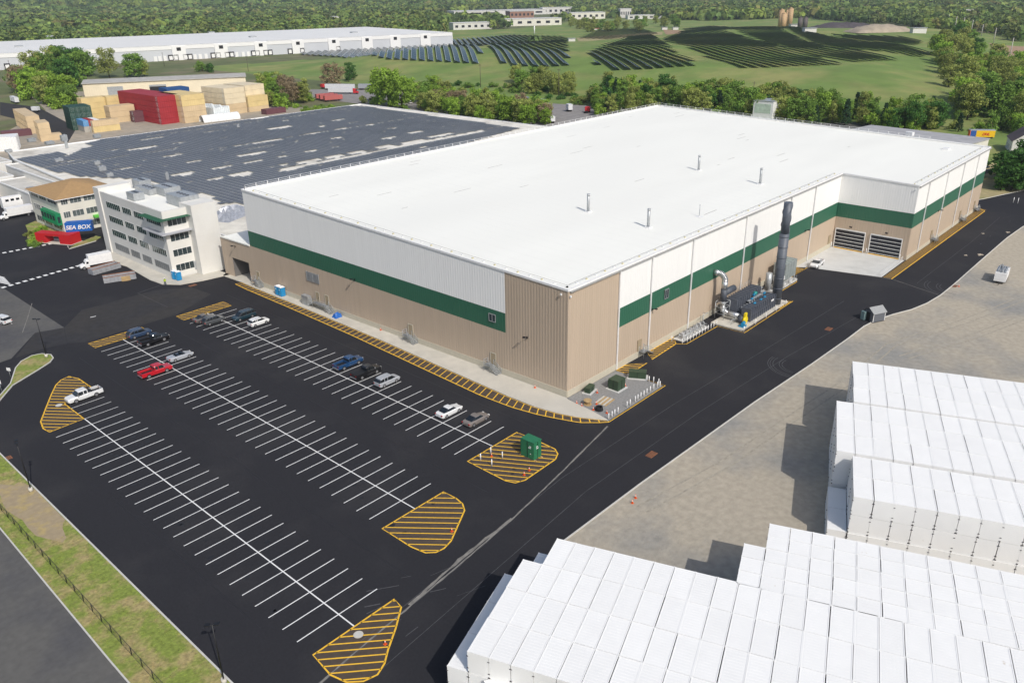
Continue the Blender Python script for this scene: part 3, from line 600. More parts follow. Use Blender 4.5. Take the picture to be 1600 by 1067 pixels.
# red portal container + blue sign container
RP=thing('container_portal','red steel container gateway with an opening through its middle','gateway',(-19.4,168.7,0),math.atan2(163.4-174,-16.8+22))
def rib(mb,x0,x1,y0,y1,z0,z1,mi=0,p=.35):
    mb.box(x0,x1,y0,y1,z0,z1,mi); n=int((x1-x0-.3)/p)
    for k in range(n):
        x=x0+.15+k*p
        for y in (y0-.03,y1): mb.box(x,x+p*.5,y,y+.03,z0+.15,z1-.15,mi)
mb=MB(); rib(mb,-6,-2.6,-1.3,1.5,.1,2.85); mb.build('container_block',redm,RP); mb=MB(); rib(mb,2.2,6,-1.3,2.6,.1,2.85); mb.build('container_block',redm,RP); mb=MB(); mb.box(-2.6,2.2,-1.3,1.5,2.2,2.85); mb.build('lintel',redm,RP); MB().box(-6.3,6.3,-1.6,2.8,0,.12).build('base_slab',conc,RP)
SG=thing('sign_container','blue sign container with white SEA BOX lettering on the red gateway','sign',(-17.15,166.6,2.86),math.atan2(162.7-166.6,-11.6+17.15))
mb=MB(); mb.box(0,6.8,0,2.4,0,2.6); mb.box(-.04,6.84,-.05,0,2.48,2.6);mb.box(-.04,6.84,-.05,0,0,.12); mb.box(-.04,.08,-.05,0,.12,2.48);mb.box(6.72,6.84,-.05,0,.12,2.48); mb.build('container_body',bluem,SG)
def text(s,size,m,parent,loc_,rot,name='lettering',ext=.03,shear=0.,bold=0.):
    cu=bpy.data.curves.new(name,'FONT'); cu.body=s; cu.size=size; cu.extrude=ext; cu.shear=shear; cu.offset=bold; cu.align_x='CENTER'
    tmp=bpy.data.objects.new('t',cu); COL.objects.link(tmp); me=bpy.data.meshes.new_from_object(tmp.evaluated_get(bpy.context.evaluated_depsgraph_get())); bpy.data.objects.remove(tmp)
    me.materials.clear(); me.materials.append(m); me.name=name; o=bpy.data.objects.new(name,me); COL.objects.link(o); o.parent=parent; o.location=loc_; o.rotation_euler=rot; return o
text('SEA BOX',1.6,whitem,SG,(3.3,-.08,.72),(R(90),0,0),shear=.25,bold=.03)
# ---- solar-roofed old warehouse
SW=thing('solar_warehouse','low old warehouse whose flat roof is covered in solar panels','building',(95,190,0))
def sp(mb,name,m): o=mb.build(name,m,SW); o.location=(-95,-190,0); return o
mb=MB(); mb.prism([(-2,151),(4,268),(8,287),(182.6,287),(182.6,97),(34,97),(34,107),(.6,107),(.6,150)][::-1],0,7.9); sp(mb,'wall',cream)
ob=MB(); 
P_=[(-2,151),(4,268),(8,287),(182.6,287),(182.6,97),(34,97),(34,107),(.6,107),(.6,150)]
ob.poly(P_[::-1],7.95); sp(ob,'roof',mat('old roof membrane',(.74,.71,.63),.9,var=.18,scale=.25,det=7,col2=(.46,.43,.37),thr=(.5,.7),sc2=.06))
mb=MB(); mb.ribbon(P_,.5,7.9,8.35,closed=True); sp(mb,'parapet',whitem)
# panels
arr=[G(u,v,8.3) for u,v in [(26,248),(88,237.5),(106,243),(131,231),(148,228),(130,225),(176,212.5),(265,199),(277,193),(345,190),(408,185),(440,178),(545,165.5),(566,165.5),(812,200),(700,232),(500,275),(384,318),(372,316),(345,318),(330,305),(300,300),(268,294),(240,284),(205,279),(165,277),(112,274.5),(95,269),(84,268),(70,261.5),(60,260)]]
patch=[(238,216,12,3),(279,223,8,3),(222,231,13,6),(255,235,14,2.5),(176,234,9,4),(268,243,9,4.5),(224,250,4,2.5),(183,245,12,2),(302,252,8,4),(345,261,9,4.5),(258,259,3,3),(288,271,9,7),(335,279,6,6),(378,271,9,9),(395,252,9,4),(395,240,14,5),(375,227,8,3),(446,188,6,3),(437,199,14,9),(528,187,8,4),(504,197,7,4),(552,191,6,3),(577,195,7,3.5),(535,201,8,4.5),(490,208,8,4),(525,215,8,4),(613,200,8,4),(651,206,9,5),(608,215,8,6),(524,229,5,3),(484,236,8,5),(441,244,4,5),(442,257,4,4),(420,220,18,5),(650,221,14,9),(600,229,9,9),(560,237,10,9),(522,244,8,9),(482,252,12,9),(690,211,16,6),(455,264,14,5),(660,230,4,3),(330,205,10,3),(350,215,4,2.5),(410,229,14,3),(112,251,8,3),(100,257,24,1.6),(134,254,4,2),(200,262,12,1.8),(310,208,4,2)]
patch=[(*G(u,v,8.3),l/2*.85,w/2*.5) for u,v,l,w in patch]; patch+=[(p[0]-.1*p[2],p[1]-p[3],p[2]*.3,p[3]*.8) for p in patch]
a=G(455,262,8.3);b=G(745,206,8.3)
white_lines=[(a[0]-4,b[0]+4,(a[1]+b[1])/2,1.6)]
fr=MB();near=[];rest=MB(); dx,dy=2.05,1.12
ix=0; cells=[]; rc0=random.Random(4)
for i in range(int(182/dx)):
    for j in range(int(190/dy)):
        x=i*dx+1.5;y=97+j*dy+1
        if not inpoly((x,y),arr): continue
        if any(abs(x-p[0])<p[2] and abs(y-p[1])<p[3] for p in patch): continue
        if any(w[0]<x<w[1] and abs(y-(a[1]+(b[1]-a[1])*(x-a[0])/(b[0]-a[0])))<w[3] for w in white_lines): continue
        if j%47==20 and i%3 and x>60: continue
        if rc0.random()<.004: continue
        cells.append((x,y))
pan_m=mat('solar cells',(.017,.025,.056),.35,var=.35,scale=.5,det=2,spec=.5); frame_m=mat('panel frame',(.66,.67,.68),.6)
def panel(mb,x,y,z=8.25):
    w,h=dx-.13,dy-.10; t=.07
    mb.add([(x-w/2,y-h/2,z+t),(x+w/2,y-h/2,z+.0),(x+w/2,y+h/2,z+.0),(x-w/2,y+h/2,z+t)],[(0,1,2,3)],1)
    i=.06; zz=z+.012
    mb.add([(x-w/2+i,y-h/2+i,zz+t),(x-.03,y-h/2+i,zz+t/2),(x-.03,y+h/2-i,zz+t/2),(x-w/2+i,y+h/2-i,zz+t)],[(0,1,2,3)],0)
    mb.add([(x+.03,y-h/2+i,zz+t/2),(x+w/2-i,y-h/2+i,zz),(x+w/2-i,y+h/2-i,zz),(x+.03,y+h/2-i,zz+t/2)],[(0,1,2,3)],0)
cells.sort(key=lambda c:math.dist(c,(CAM[0],CAM[1])))
pb=MB(); panel(pb,0,0,0); po=pb.build('solar_panel',[pan_m,frame_m],SW)
for k,(x,y) in enumerate(cells[:100]):
    c=po if k==0 else po.copy()
    if k: COL.objects.link(c); c.parent=SW
    c.location=(x-95,y-190,8.25)
for x,y in cells[100:]: panel(rest,x,y)
o=sp(rest,'solar_panel_field',[pan_m,frame_m]); o['kind']='stuff'
for i,(u,v,s,h) in enumerate([(160,268,1.2,1.8),(172,277,1.0,1.4),(50,222,1.5,1.4),(78,226,1.6,1.3),(101,221,1.2,2.6),(152,216,1.4,1.5),(14,238,1.2,1),(105,232,.5,3),(92,253,1.4,1.2),(262,282,.5,2.5),(372,200,.6,1.4),(152,258,1.0,1.4)]):
    x,y=G(u,v,8); mb=MB(); mb.box(-s,s,-s*.7,s*.7,.2,h); mb.box(-s*.8,s*.8,-s*.5,s*.5,0,.2); mb.tube((s*.4,0,h),(s*.4,0,h+.25),s*.3,10)
    mb.build('rooftop_unit',galv,SW,loc=(x-95,y-190,8))
# crumpled sheeting heap near the tower
mb=MB(); rr=random.Random(5); n=14
for i in range(n+1):
    for j in range(n+1):
        s,t=i/n*2-1,j/n*2-1; mb.v.append((s*7,t*4.5,max(0,(1-s*s)*(1-t*t))*2.4*(.6+.6*rr.random())))
mb.f=[(i*(n+1)+j,(i+1)*(n+1)+j,(i+1)*(n+1)+j+1,i*(n+1)+j+1) for i in range(n) for j in range(n)]; mb.m=[0]*len(mb.f); mb.sm=[False]*len(mb.f)
x,y=G(361,336,8); o=mb.build('sheeting_heap',plain('crumpled foil',(.42,.44,.48),.45,metal=.3,var=.25),loc=(x,y,7.97),rot=.4); tag(o,'crumpled grey sheeting heaped on the low roof beside the office tower','sheeting')
# ---- low white buildings at left edge
def HT(u,v,x,y):
    lo,hi=0,60
    for _ in range(40):
        m=(lo+hi)/2
        if PX(x,y,m)[1]>v: lo=m
        else: hi=m
    return lo
def lowb(name,label,x0,x1,y0,y1,h,m=offw):
    t=thing(name,label,'building',((x0+x1)/2,y0,0)); 
    def pp(mb,nm,mm): o=mb.build(nm,mm,t); o.location=(-(x0+x1)/2,-y0,0)
    mb=MB(); mb.box(x0,x1,y0,y1,0,h); pp(mb,'wall',m)
    mb=MB(); mb.ribbon([(x0,y0),(x1,y0),(x1,y1),(x0,y1)],.4,h,h+.4,closed=True); pp(mb,'parapet',whitem)
    mb=MB(); mb.poly([(x0+.2,y0+.2),(x1-.2,y0+.2),(x1-.2,y1-.2),(x0+.2,y1-.2)],h+.06); pp(mb,'roof',mat('tar roof',(.55,.53,.48),.9,var=.2,scale=.3))
    mb=MB(); mb.box(x0+1.5,x0+3.5,y0+3,y0+6,h+.06,h+1.2); pp(mb,'rooftop_unit',galv)
lowb('low_building','low white building with flat grey roof behind the parked box truck',-10,0,214,244,5.4)
lowb('low_building','taller plain white wing between the cream office and the solar roof',-1,3.6,200,262,7.4)
lowb('low_building','flat roofed white building at the far left edge of the photo',-16,-4,246,300,6)
lowb('low_building','small white block against the far left corner of the solar roof',-14,3,268,300,7.4)
# ---- cream warehouse
A0=G(133,153);A1=G(386,140.5); ang=math.atan2(A1[1]-A0[1],A1[0]-A0[0]); Lc=math.dist(A0,A1); D=24; hc=9.2
CW=thing('cream_warehouse','long cream shed with a shallow grey roof behind the container stacks','building',(*A0,0),ang)
crm=mat('cream siding',(.74,.66,.49),.7,var=.04,scale=.2)
mb=MB(); corr(mb,(0,0),(Lc,0),0,hc,hc,pitch=1.5); corr(mb,(Lc,0),(Lc,D),0,hc,hc,pitch=1.5); corr(mb,(0,D),(0,0),0,hc,hc,pitch=1.5); corr(mb,(Lc,D),(0,D),0,hc,hc,pitch=1.5); mb.build('wall',crm,CW)
mb=MB(); mb.add([(-.6,-.6,hc),(Lc+.6,-.6,hc),(Lc+.6,D/2,hc+1.6),(-.6,D/2,hc+1.6),(Lc+.6,D+.6,hc),(-.6,D+.6,hc)],[(0,1,2,3),(3,2,4,5)]); mb.add([(-.3,0,hc),(-.3,D,hc),(-.3,D/2,hc+1.55)],[(0,2,1)]); mb.box(-.6,Lc+.6,-.75,-.6,hc-.35,hc+.06); mb.build('roof',mat('grey sheet roof',(.40,.39,.36),.7,var=.15,scale=.3),CW)
for a,b,m in ((15,25,galv),(42,53,black)): mb=MB(); mb.box(a,b,-.12,-.05,0,6.2,0); mb.box(a,b,-.2,-.12,5.2,6.4,1); mb.build('roller_door',[m,galv],CW)
for a in (4,13): mb=MB(); mb.box(-.15,-.07,a,a+6,0,6.5); mb.build('roller_door',galv,CW)
# ---- far white distribution warehouse
P0=Vector(G(706,51,15)); dW=Vector((math.cos(R(165.6)),math.sin(R(165.6)))); nW=Vector((math.cos(R(75.6)),math.sin(R(75.6))))
DW=thing('distribution_warehouse','enormous low white warehouse with dock doors at the upper left','building',(P0.x,P0.y,0),R(165.6))
LW=760; HW=15; DD=265
wl=mat('pale grey wall',(.55,.57,.60),.7,var=.04,scale=.05)
mb=MB(); mb.box(0,LW,-DD,0,0,HW-.6,0); mb.build('wall',wl,DW)
mb=MB(); mb.box(-.5,LW+.5,-DD-.5,.5,HW-.6,HW); mb.box(-.3,LW,0,.4,HW-4,HW-.6); mb.box(-.6,0,-DD,.4,0,HW-.6); mb.build('fascia',whitem,DW)
mb=MB(); mb.poly([(0,-DD),(LW,-DD),(LW,0),(0,0)],HW+.1); mb.build('roof',mat('big white roof',(.74,.74,.72),.8,var=.03,scale=.02),DW)
def su(u,z):
    lo,hi=0,LW
    for _ in range(40):
        m=(lo+hi)/2; q=P0+dW*m
        if PX(q.x,q.y,z)[0]>u: lo=m
        else: hi=m
    return lo
for u in (54,279,345,407,465,521,573,617,664):
    s=su(u,10); mb=MB(); mb.box(s-7,s+7,.4,1.4,0,HW-.6,0); mb.box(s-2.2,s+2.2,1.4,1.5,HW-5.6,HW-2.2,1); mb.build('stair_bay',[whitem,black],DW)
for u in (12,267,275,290,297,333,341,355,362,396,402,415,422,453,472,528):
    s=su(u,2); mb=MB(); mb.box(s-2.6,s+2.6,.42,1.4,0,5.8,0); mb.box(s-1.7,s+1.7,1.4,1.5,.8,4.6,1); mb.build('dock_door',[black,whitem],DW)
for u in (243,250,258,305,313,322,370,380,388):
    s=su(u,2); mb=MB(); mb.box(s-1.6,s+1.6,.42,.7,0,5,0); mb.build('dock_door',whitem,DW)
for u,v in ((30,74),(395,59),(553,52),(330,52),(78,58)):
    x,y=G(u,v,HW); mb=MB(); mb.box(-4,4,-4,4,0,1.6); o=mb.build('rooftop_unit',galv,DW); q=Vector((x-P0.x,y-P0.y)); o.location=(q.dot(dW),q.dot(Vector((-dW.y,dW.x))),HW)
# ================================================================= VEHICLES
def loft(mb,st,mi=0,cap=True,ring=None):
    """st: list of (x, zb, zs, zt, wb, ws, wt): bottom, shoulder and top heights and half widths"""
    vs=[];k=8
    for x,zb,zs,zt,wb,ws,wt in st:
        zm=(zb+zs)/2
        vs+=[(x,-wb,zb),(x,-ws,zm),(x,-ws*.99,zs),(x,-wt,zt),(x,wt,zt),(x,ws*.99,zs),(x,ws,zm),(x,wb,zb)]
    fs=[]
    for i in range(len(st)-1):
        for j in range(k): fs.append((i*k+j,i*k+(j+1)%k,(i+1)*k+(j+1)%k,(i+1)*k+j))
    if cap: fs+=[tuple(range(k-1,-1,-1)),tuple((len(st)-1)*k+j for j in range(k))]
    mb.add(vs,fs,mi)
gl=plain('car glass',(.012,.016,.02),.08,var=.1,spec=.8)
lampw=plain('headlamp',(.75,.75,.72),.15); lampr=plain('tail lamp',(.35,.01,.01),.3)
def carpaint(name,c): 
    m=plain('car paint '+name,c,.28,var=.02,spec=.6); b=m.node_tree.nodes['Principled BSDF']; b.inputs['Coat Weight'].default_value=.6; b.inputs['Coat Roughness'].default_value=.08; return m
def vehicle(kind,name,paint,x,y,rot,label,cat,group=None,bedmat=None,sc_=1.0):
    t=thing(name,label,cat,(x,y,.01),rot,group); W=.92; L={'sedan':4.8,'suv':4.75,'van':5.1,'pickup':5.8,'convertible':4.8,'hatch':4.4}[kind]; f=L/2; P=MB(); Gm=MB(); top=MB()
    wb=L*.29; r=.34
    if kind in('sedan','convertible'):
        P_=[(f,.35,.55,.62,.6,.72,.55),(f-.25,.22,.6,.72,.8,.86,.68),(f-1.0,.2,.72,.88,.88,W,.78),(f-1.45,.2,.78,.95,.88,W,.8),(-f+1.1,.2,.82,.98,.88,W,.8),(-f+.25,.25,.8,.98,.85,.88,.74),(-f,.38,.66,.84,.68,.76,.62)]; loft(P,P_)
        if kind=='sedan':
            loft(Gm,[(f-1.4,.9,.93,.95,.76,.76,.7),(f-2.15,.9,1.15,1.40,.82,.76,.62),(-f+1.75,.9,1.15,1.41,.82,.76,.6),(-f+.65,.9,.96,1.0,.74,.72,.68)])
            loft(top,[(f-2.1,1.36,1.40,1.44,.66,.64,.55),(f-2.6,1.38,1.43,1.47,.68,.66,.56),(-f+2.1,1.38,1.43,1.47,.68,.66,.55),(-f+1.65,1.34,1.38,1.42,.64,.62,.52)])
        else:
            loft(Gm,[(f-1.5,.93,.96,.98,.78,.76,.72),(f-2.1,.93,1.1,1.33,.78,.72,.62),(f-2.25,.93,1.1,1.33,.78,.72,.62),(f-2.3,.93,.95,.97,.78,.74,.7)])
            Gm.box(-f+1.3,f-2.3,-.66,.66,.9,.99,0); 
            for sx in (.1,-.75):
                for sy in (-.36,.36): Gm.box(sx-.1,sx+.1,sy-.22,sy+.22,.9,1.2,0)
    elif kind in('suv','van','hatch'):
        H={'suv':1.72,'van':1.75,'hatch':1.55}[kind]
        nose=.95 if kind!='van' else .8; sh=1.0
        loft(P,[(f,.4,.65,.75,.6,.74,.58),(f-.2,.25,.72,.88,.82,.88,.72),(f-nose-.2,.24,.85,sh+.02,.88,W,.82),(-f+.3,.24,.9,sh+.05,.88,W,.84),(-f,.4,.8,sh,.78,.84,.78)])
        loft(Gm,[(f-nose-.1,sh-.04,sh,sh+.03,.8,.8,.75),(f-nose-.95,sh-.04,H-.3,H-.05,.85,.8,.68),(-f+.75,sh-.04,H-.3,H-.05,.85,.8,.68),(-f+.1,sh-.04,sh+.15,sh+.2,.8,.78,.74)])
        loft(top,[(f-nose-.85,H-.1,H-.06,H-.02,.72,.70,.6),(f-nose-1.3,H-.1,H-.04,H,.74,.72,.62),(-f+.9,H-.1,H-.04,H,.74,.72,.62),(-f+.45,H-.22,H-.12,H-.06,.72,.70,.62)])
        for s in (-1,1):
            for px in (f-nose-1.9,-f+1.2): top.box(px-.05,px+.05,s*.80-.05,s*.80+.03,sh,H-.12)
        for s in (-.62,.62): top.box(-f+.9,f-nose-1.2,s-.02,s+.02,H,H+.05,1)
    else:
        H=1.86; r=.40; W=.98
        loft(P,[(f,.45,.8,.9,.72,.84,.7),(f-.2,.35,.9,1.05,.9,.95,.8),(f-1.25,.35,.98,1.15,.92,W,.86),(f-1.4,.35,1.0,1.15,.92,W,.86),(f-3.35,.35,1.0,1.15,.92,W,.9),(f-3.36,.35,.6,.72,.92,W,.9),(-f+.02,.40,.6,.72,.90,.95,.9)])
        P.box(-f,f-3.36,-W,-W+.12,.6,1.18);P.box(-f,f-3.36,W-.12,W,.6,1.18);P.box(-f,-f+.1,-W+.12,W-.12,.6,1.18);P.box(f-3.46,f-3.36,-W+.12,W-.12,.6,1.18)
        bm=MB(); 
        if bedmat=='cover': bm.box(-f+.05,f-3.4,-W+.1,W-.1,1.16,1.21)
        else:
            bm.box(-f+.1,f-3.46,-W+.12,W-.12,.72,.76)
            if bedmat=='rack':
                for xx in (-f+.2,-f+1.9):
                    for s in (-.85,.85): bm.tube((xx,s,1.1),(xx,s,1.75),.035,5)
                    bm.tube((xx,-.85,1.75),(xx,.85,1.75),.035,5)
                for s in (-.85,.85): bm.tube((-f+.2,s,1.75),(-f+1.9,s,1.75),.035,5)
                bm.box(f-4.1,f-3.5,-.8,.8,.76,1.3)
        bm.build('truck_bed',black,t)
        loft(Gm,[(f-1.35,1.1,1.13,1.16,.86,.84,.8),(f-1.95,1.1,1.55,1.80,.90,.84,.72),(f-3.15,1.1,1.55,1.80,.90,.84,.72),(f-3.34,1.1,1.25,1.55,.88,.84,.76)])
        loft(top,[(f-1.85,1.74,1.78,1.82,.75,.73,.63),(f-2.2,1.76,1.82,H,.78,.76,.66),(f-3.1,1.76,1.82,H,.78,.76,.66),(f-3.36,1.66,1.72,1.78,.74,.73,.66)])
        for s in (-1,1):
            for px in (f-2.65,f-3.28): top.box(px-.06,px+.06,s*.87-.05,s*.87+.03,1.1,1.75)
            top.box(f-1.75,f-1.6,s*1.1-.1,s*1.1+.1,1.2,1.45,1)
        P.box(f-.05,f+.06,-.8,.8,.42,.6,1);P.box(-f-.12,-f,-.85,.85,.42,.58,1)
    mats=[paint,plain('bumper chrome',(.4,.4,.42),.3,metal=.6)]
    P.build('body',mats,t); Gm.build('cabin_glass',gl,t)
    if top.v: top.build('roof',mats if kind=='pickup' else [paint,rimm],t)
    for sx in (wb,-wb):
        for sy in (-1,1):
            wmb=MB(); wmb.tube((0,-.12,0),(0,.12,0),r,14,0); w=wmb.build('wheel',tireb,t,loc=(sx,sy*(W-.12),r))
            rm=MB(); rm.tube((0,sy*.11,0),(0,sy*.135,0),r*.62,10,0); rm.build('rim',rimm,w)
    hz=.62 if kind!='pickup' else .85; tz=.75 if kind!='pickup' else .95
    for s in (-1,1):
        MB().box(f-.18,f-.02 if kind!='pickup' else f+.02,s*.62-.16,s*.62+.16,hz-.08,hz+.08).build('headlight',lampw,t)
        MB().box(-f-.02,-f+.12,s*.72-.14,s*.72+.1,tz-.1,tz+.12).build('taillight',lampr,t)
    if sc_!=1: t.scale=(sc_,)*3
    return t
def carpos(a,b):
    g1=G(*a);g2=G(*b); return ((g1[0]+g2[0])/2,(g1[1]+g2[1])/2+.9)
CG='cars parked in the striped bays'
cp=carpaint
def C_(kind,nm,pc,a,b,rot,label,cat,**k):
    x,y=carpos(a,b); return vehicle(kind,nm,pc,x,y,rot,label,cat,CG,**k)
C_('suv','parked_car',cp('blue',(.03,.055,.11)),(210.6,530.3),(231.8,523.1),0,'dark blue wagon parked first beside the narrow yellow hatched strip','car')
C_('pickup','pickup_truck',cp('black',(.012,.012,.014)),(232.2,540.9),(256.6,532.9),0,'black pickup with red tail lamps next to the dark blue wagon','pickup truck')
C_('convertible','parked_car',cp('silver',(.38,.40,.43)),(274.4,565.9),(296.5,558.4),0,'open silver convertible just behind the red pickup','car')
C_('pickup','pickup_truck',cp('red',(.50,.012,.022)),(232.8,591.6),(262.2,580.9),0,'bright red pickup with a dark open bed','pickup truck')
C_('pickup','pickup_truck',cp('white',(.74,.75,.75)),(119,630.5),(152.5,618.8),math.pi,'white pickup with ladder rack beside the curved yellow hatched corner','pickup truck',bedmat='rack')
x,y=carpos((326.9,509.6),(348.4,502.5)); vehicle('sedan','parked_car',cp('taupe',(.13,.115,.11)),x-.6,y+2.75,0,'grey brown sedan half hidden behind the dark grey crossover','car',CG)
C_('suv','parked_car',cp('gunmetal',(.07,.075,.08)),(326.9,509.6),(348.4,502.5),0,'dark grey crossover at the far end of the last bay row','car')
C_('van','parked_car',cp('dark teal',(.012,.035,.05)),(375.2,502.9),(395.3,495.4),math.pi,'dark teal minivan beside the small white hatchback','car')
C_('hatch','parked_car',cp('white',(.74,.75,.75)),(398.7,511.5),(417.3,505.3),0,'small white hatchback next to the dark teal minivan','car')
C_('pickup','pickup_truck',cp('navy',(.015,.06,.16)),(537.3,579.4),(561.3,568.1),0,'blue pickup with open bed in the middle of the last row','pickup truck')
C_('pickup','pickup_truck',cp('black',(.012,.012,.014)),(565.5,593.5),(589.4,582.8),0,'black pickup with covered bed between blue pickup and silver crossover','pickup truck',bedmat='cover')
C_('suv','parked_car',cp('silver',(.38,.40,.43)),(599.8,606.2),(620.8,596.5),0,'silver crossover next to the black pickup with covered bed','car')
C_('sedan','parked_car',cp('white',(.74,.75,.75)),(698.1,654.2),(717.5,643.4),0,'white sedan two bays from the green transformer cabinet corner','car')
C_('sedan','parked_car',cp('bronze grey',(.20,.175,.16)),(740.7,667.8),(759.6,656.3),0,'bronze grey sedan nearest the green cabinet','car')
vehicle('pickup','pickup_truck',cp('white',(.74,.75,.75)),94.6,-3.7,math.pi+.08,'white pickup parked by the pale concrete dock apron','pickup truck')
vehicle('suv','parked_car',cp('white',(.74,.75,.75)),-51.2,113.7,math.radians(105),'white car cut off by the left edge of the photo','car')
def boxtruck(x,y,rot,label,L=7.2):
    t=thing('box_truck',label,'truck',(x,y,0),rot,'white box trucks')
    mb=MB(); mb.box(-L/2,L/2-1.9,-1.2,1.2,1.0,3.4); mb.box(L/2-2.4,L/2-1.9,-1.0,1.0,3.4,3.42); mb.build('cargo_box',whitem,t)
    mb=MB(); loft(mb,[(L/2+.3,.5,1.0,1.15,.8,.9,.75),(L/2-.6,.45,1.2,1.35,.95,1.0,.85),(L/2-.75,.45,1.3,1.4,.95,1.0,.85),(L/2-1.3,.45,1.6,2.3,.95,1.0,.85),(L/2-1.9,.45,1.6,2.35,.95,1.0,.85)]); mb.build('cab',whitem,t)
    mb=MB(); mb.add([(L/2-.78,-.82,1.42),(L/2-.78,.82,1.42),(L/2-1.28,.78,2.2),(L/2-1.28,-.78,2.2)],[(0,1,2,3)]); mb.box(L/2-1.8,L/2-1.25,-1.02,-.99,1.45,2.0);mb.box(L/2-1.8,L/2-1.25,.99,1.02,1.45,2.0); mb.v=[(a+.03,b,c) for a,b,c in mb.v]; mb.build('windscreen',gl,t)
    MB().box(-L/2,L/2-.3,-.5,.5,.6,1.0).build('chassis',black,t)
    for sx in (L/2-.5,-L/2+1.6):
        for sy in (-1,1): w=MB().tube((0,-.15,0),(0,.15,0),.45,14).build('wheel',tireb,t,loc=(sx,sy*.9,.45)); MB().tube((0,sy*.14,0),(0,sy*.17,0),.27,10).build('rim',rimm,w)
    return t
x,y=G(30,341); boxtruck(x,y+1.6,math.pi+.02,'large white box truck at the left edge beside the cream office',9.4)
x,y=G(155,418); boxtruck(x,y+1.2,math.pi-.15,'white box truck behind the two rusty waste skips',7.4)
# motorboat-like camper behind truck
t=thing('camper_van','white camper with dark side windows behind the large box truck','camper',(G(28,330)[0]+1.5,G(28,330)[1]+6,0),.0)
mb=MB(); loft(mb,[(4,.6,1.6,2.2,.9,1.1,.8),(3.2,.5,2.2,3.9,1.1,1.2,1.0),(-4,.5,2.4,4.0,1.1,1.2,1.0)]); mb.build('body',whitem,t); mb=MB(); 
for k in range(4): mb.box(-3+k*1.6,-2+k*1.6,-1.24,-1.2,2.6,3.3)
mb.build('window',gl,t)
for sx in (-2.5,2.5):
    for sy in (-1,1): MB().tube((sx,sy*1.0-.15,.4),(sx,sy*1.0+.15,.4),.4,12).build('wheel',tireb,t)
# ================================================================= LOT FURNITURE
def skip(x,y,rot,label,board):
    t=thing('waste_skip',label,'skip',(x,y,0),rot,'long grey waste skips'); mb=MB(); L,W,H=3.6,1.2,1.5
    mb.box(-L,L,-W,-W+.1,.15,H);mb.box(-L,L,W-.1,W,.15,H);mb.box(-L,-L+.1,-W+.1,W-.1,.15,H);mb.box(L-.1,L,-W+.1,W-.1,.15,H)
    for k in range(12): x_=-L+.3+k*.62; mb.box(x_,x_+.14,-W-.09,-W,.2,H);mb.box(x_,x_+.14,W,W+.09,.2,H)
    mb.build('body',plain('skip grey',(.30,.31,.33),.6,var=.25),t)
    mb=MB(); mb.box(-L+.1,L-.1,-W+.1,W-.1,.15,.35); mb.box(-L-.04,L+.04,-W-.06,-W+.14,H,H+.08);mb.box(-L-.04,L+.04,W-.14,W+.06,H,H+.08); mb.build('rusty_rim',plain('rust',(.28,.11,.05),.9,var=.3),t)
    mb=MB()
    for sx in (-L+.4,L-.4): mb.tube((sx,-.9,.12),(sx,.9,.12),.12,8)
    mb.build('roller',black,t)
    if board: MB().box(.3,2.3,-W-.16,-W-.1,.05,1.25).build('plywood_sheet',wood,t)
a=G(144,432);b=G(190,419); skip((a[0]+b[0])/2,(a[1]+b[1])/2+1.2,math.atan2(b[1]-a[1],b[0]-a[0]),'grey waste skip with rusty rim beside the small box truck',False)
a=G(170,443);b=G(212,436.5); skip((a[0]+b[0])/2,(a[1]+b[1])/2+1.2,math.atan2(b[1]-a[1],b[0]-a[0]),'grey waste skip with plywood leaning on its side',True)
def toilet(x,y,rot,label):
    t=thing('portable_toilet',label,'portable toilet',(x,y,.15),rot,'blue portable toilets'); MB().box(-.58,.58,-.55,.55,.05,2.1).build('cabin',pblue,t)
    mb=MB(); loft(mb,[(-.6,2.1,2.15,2.2,.58,.58,.5),(0,2.1,2.2,2.36,.58,.58,.4),(.6,2.1,2.15,2.2,.58,.58,.5)]); mb.build('roof',whitem,t)
    mb=MB(); mb.box(-.42,.42,-.60,-.55,.15,2.0); d=mb.build('door',plain('toilet door blue',(.02,.30,.60),.5),t); MB().box(-.12,.12,-.62,-.6,1.45,1.75).build('door_sign',whitem,d); MB().box(-.6,.6,-.57,.57,0,.05).build('base',dgrey,t)
x,y=G(277,437); toilet(x-.2,y+.5,R(-90),'left one of two blue portable toilets by the white office block'); toilet(x+.0,y-.9,R(-90),'right one of two blue portable toilets by the white office block')
x,y=G(441,463); toilet(x,y+1.3,R(-90),'left one of two blue portable toilets on the front pavement'); toilet(x,y-.1,R(-90),'right one of two blue portable toilets on the front pavement')
x,y=G(527,496); mb=MB(); 
rr=random.Random(9); 
for i in range(7):
    for j in range(7): s,t_=i/3-1,j/3-1; mb.v.append((s*.9+rr.uniform(-.08,.08),t_*.8,max(0,(1-s**4)*(1-t_**4))*1.0*rr.uniform(.7,1.15)))
mb.f=[(i*7+j,(i+1)*7+j,(i+1)*7+j+1,i*7+j+1) for i in range(6) for j in range(6)]; mb.m=[0]*36; mb.sm=[False]*36
tag(mb.build('tarpaulin_bundle',bluem,loc=(x,y,.15)),'small pile wrapped in blue tarpaulin on the front pavement','tarpaulin')
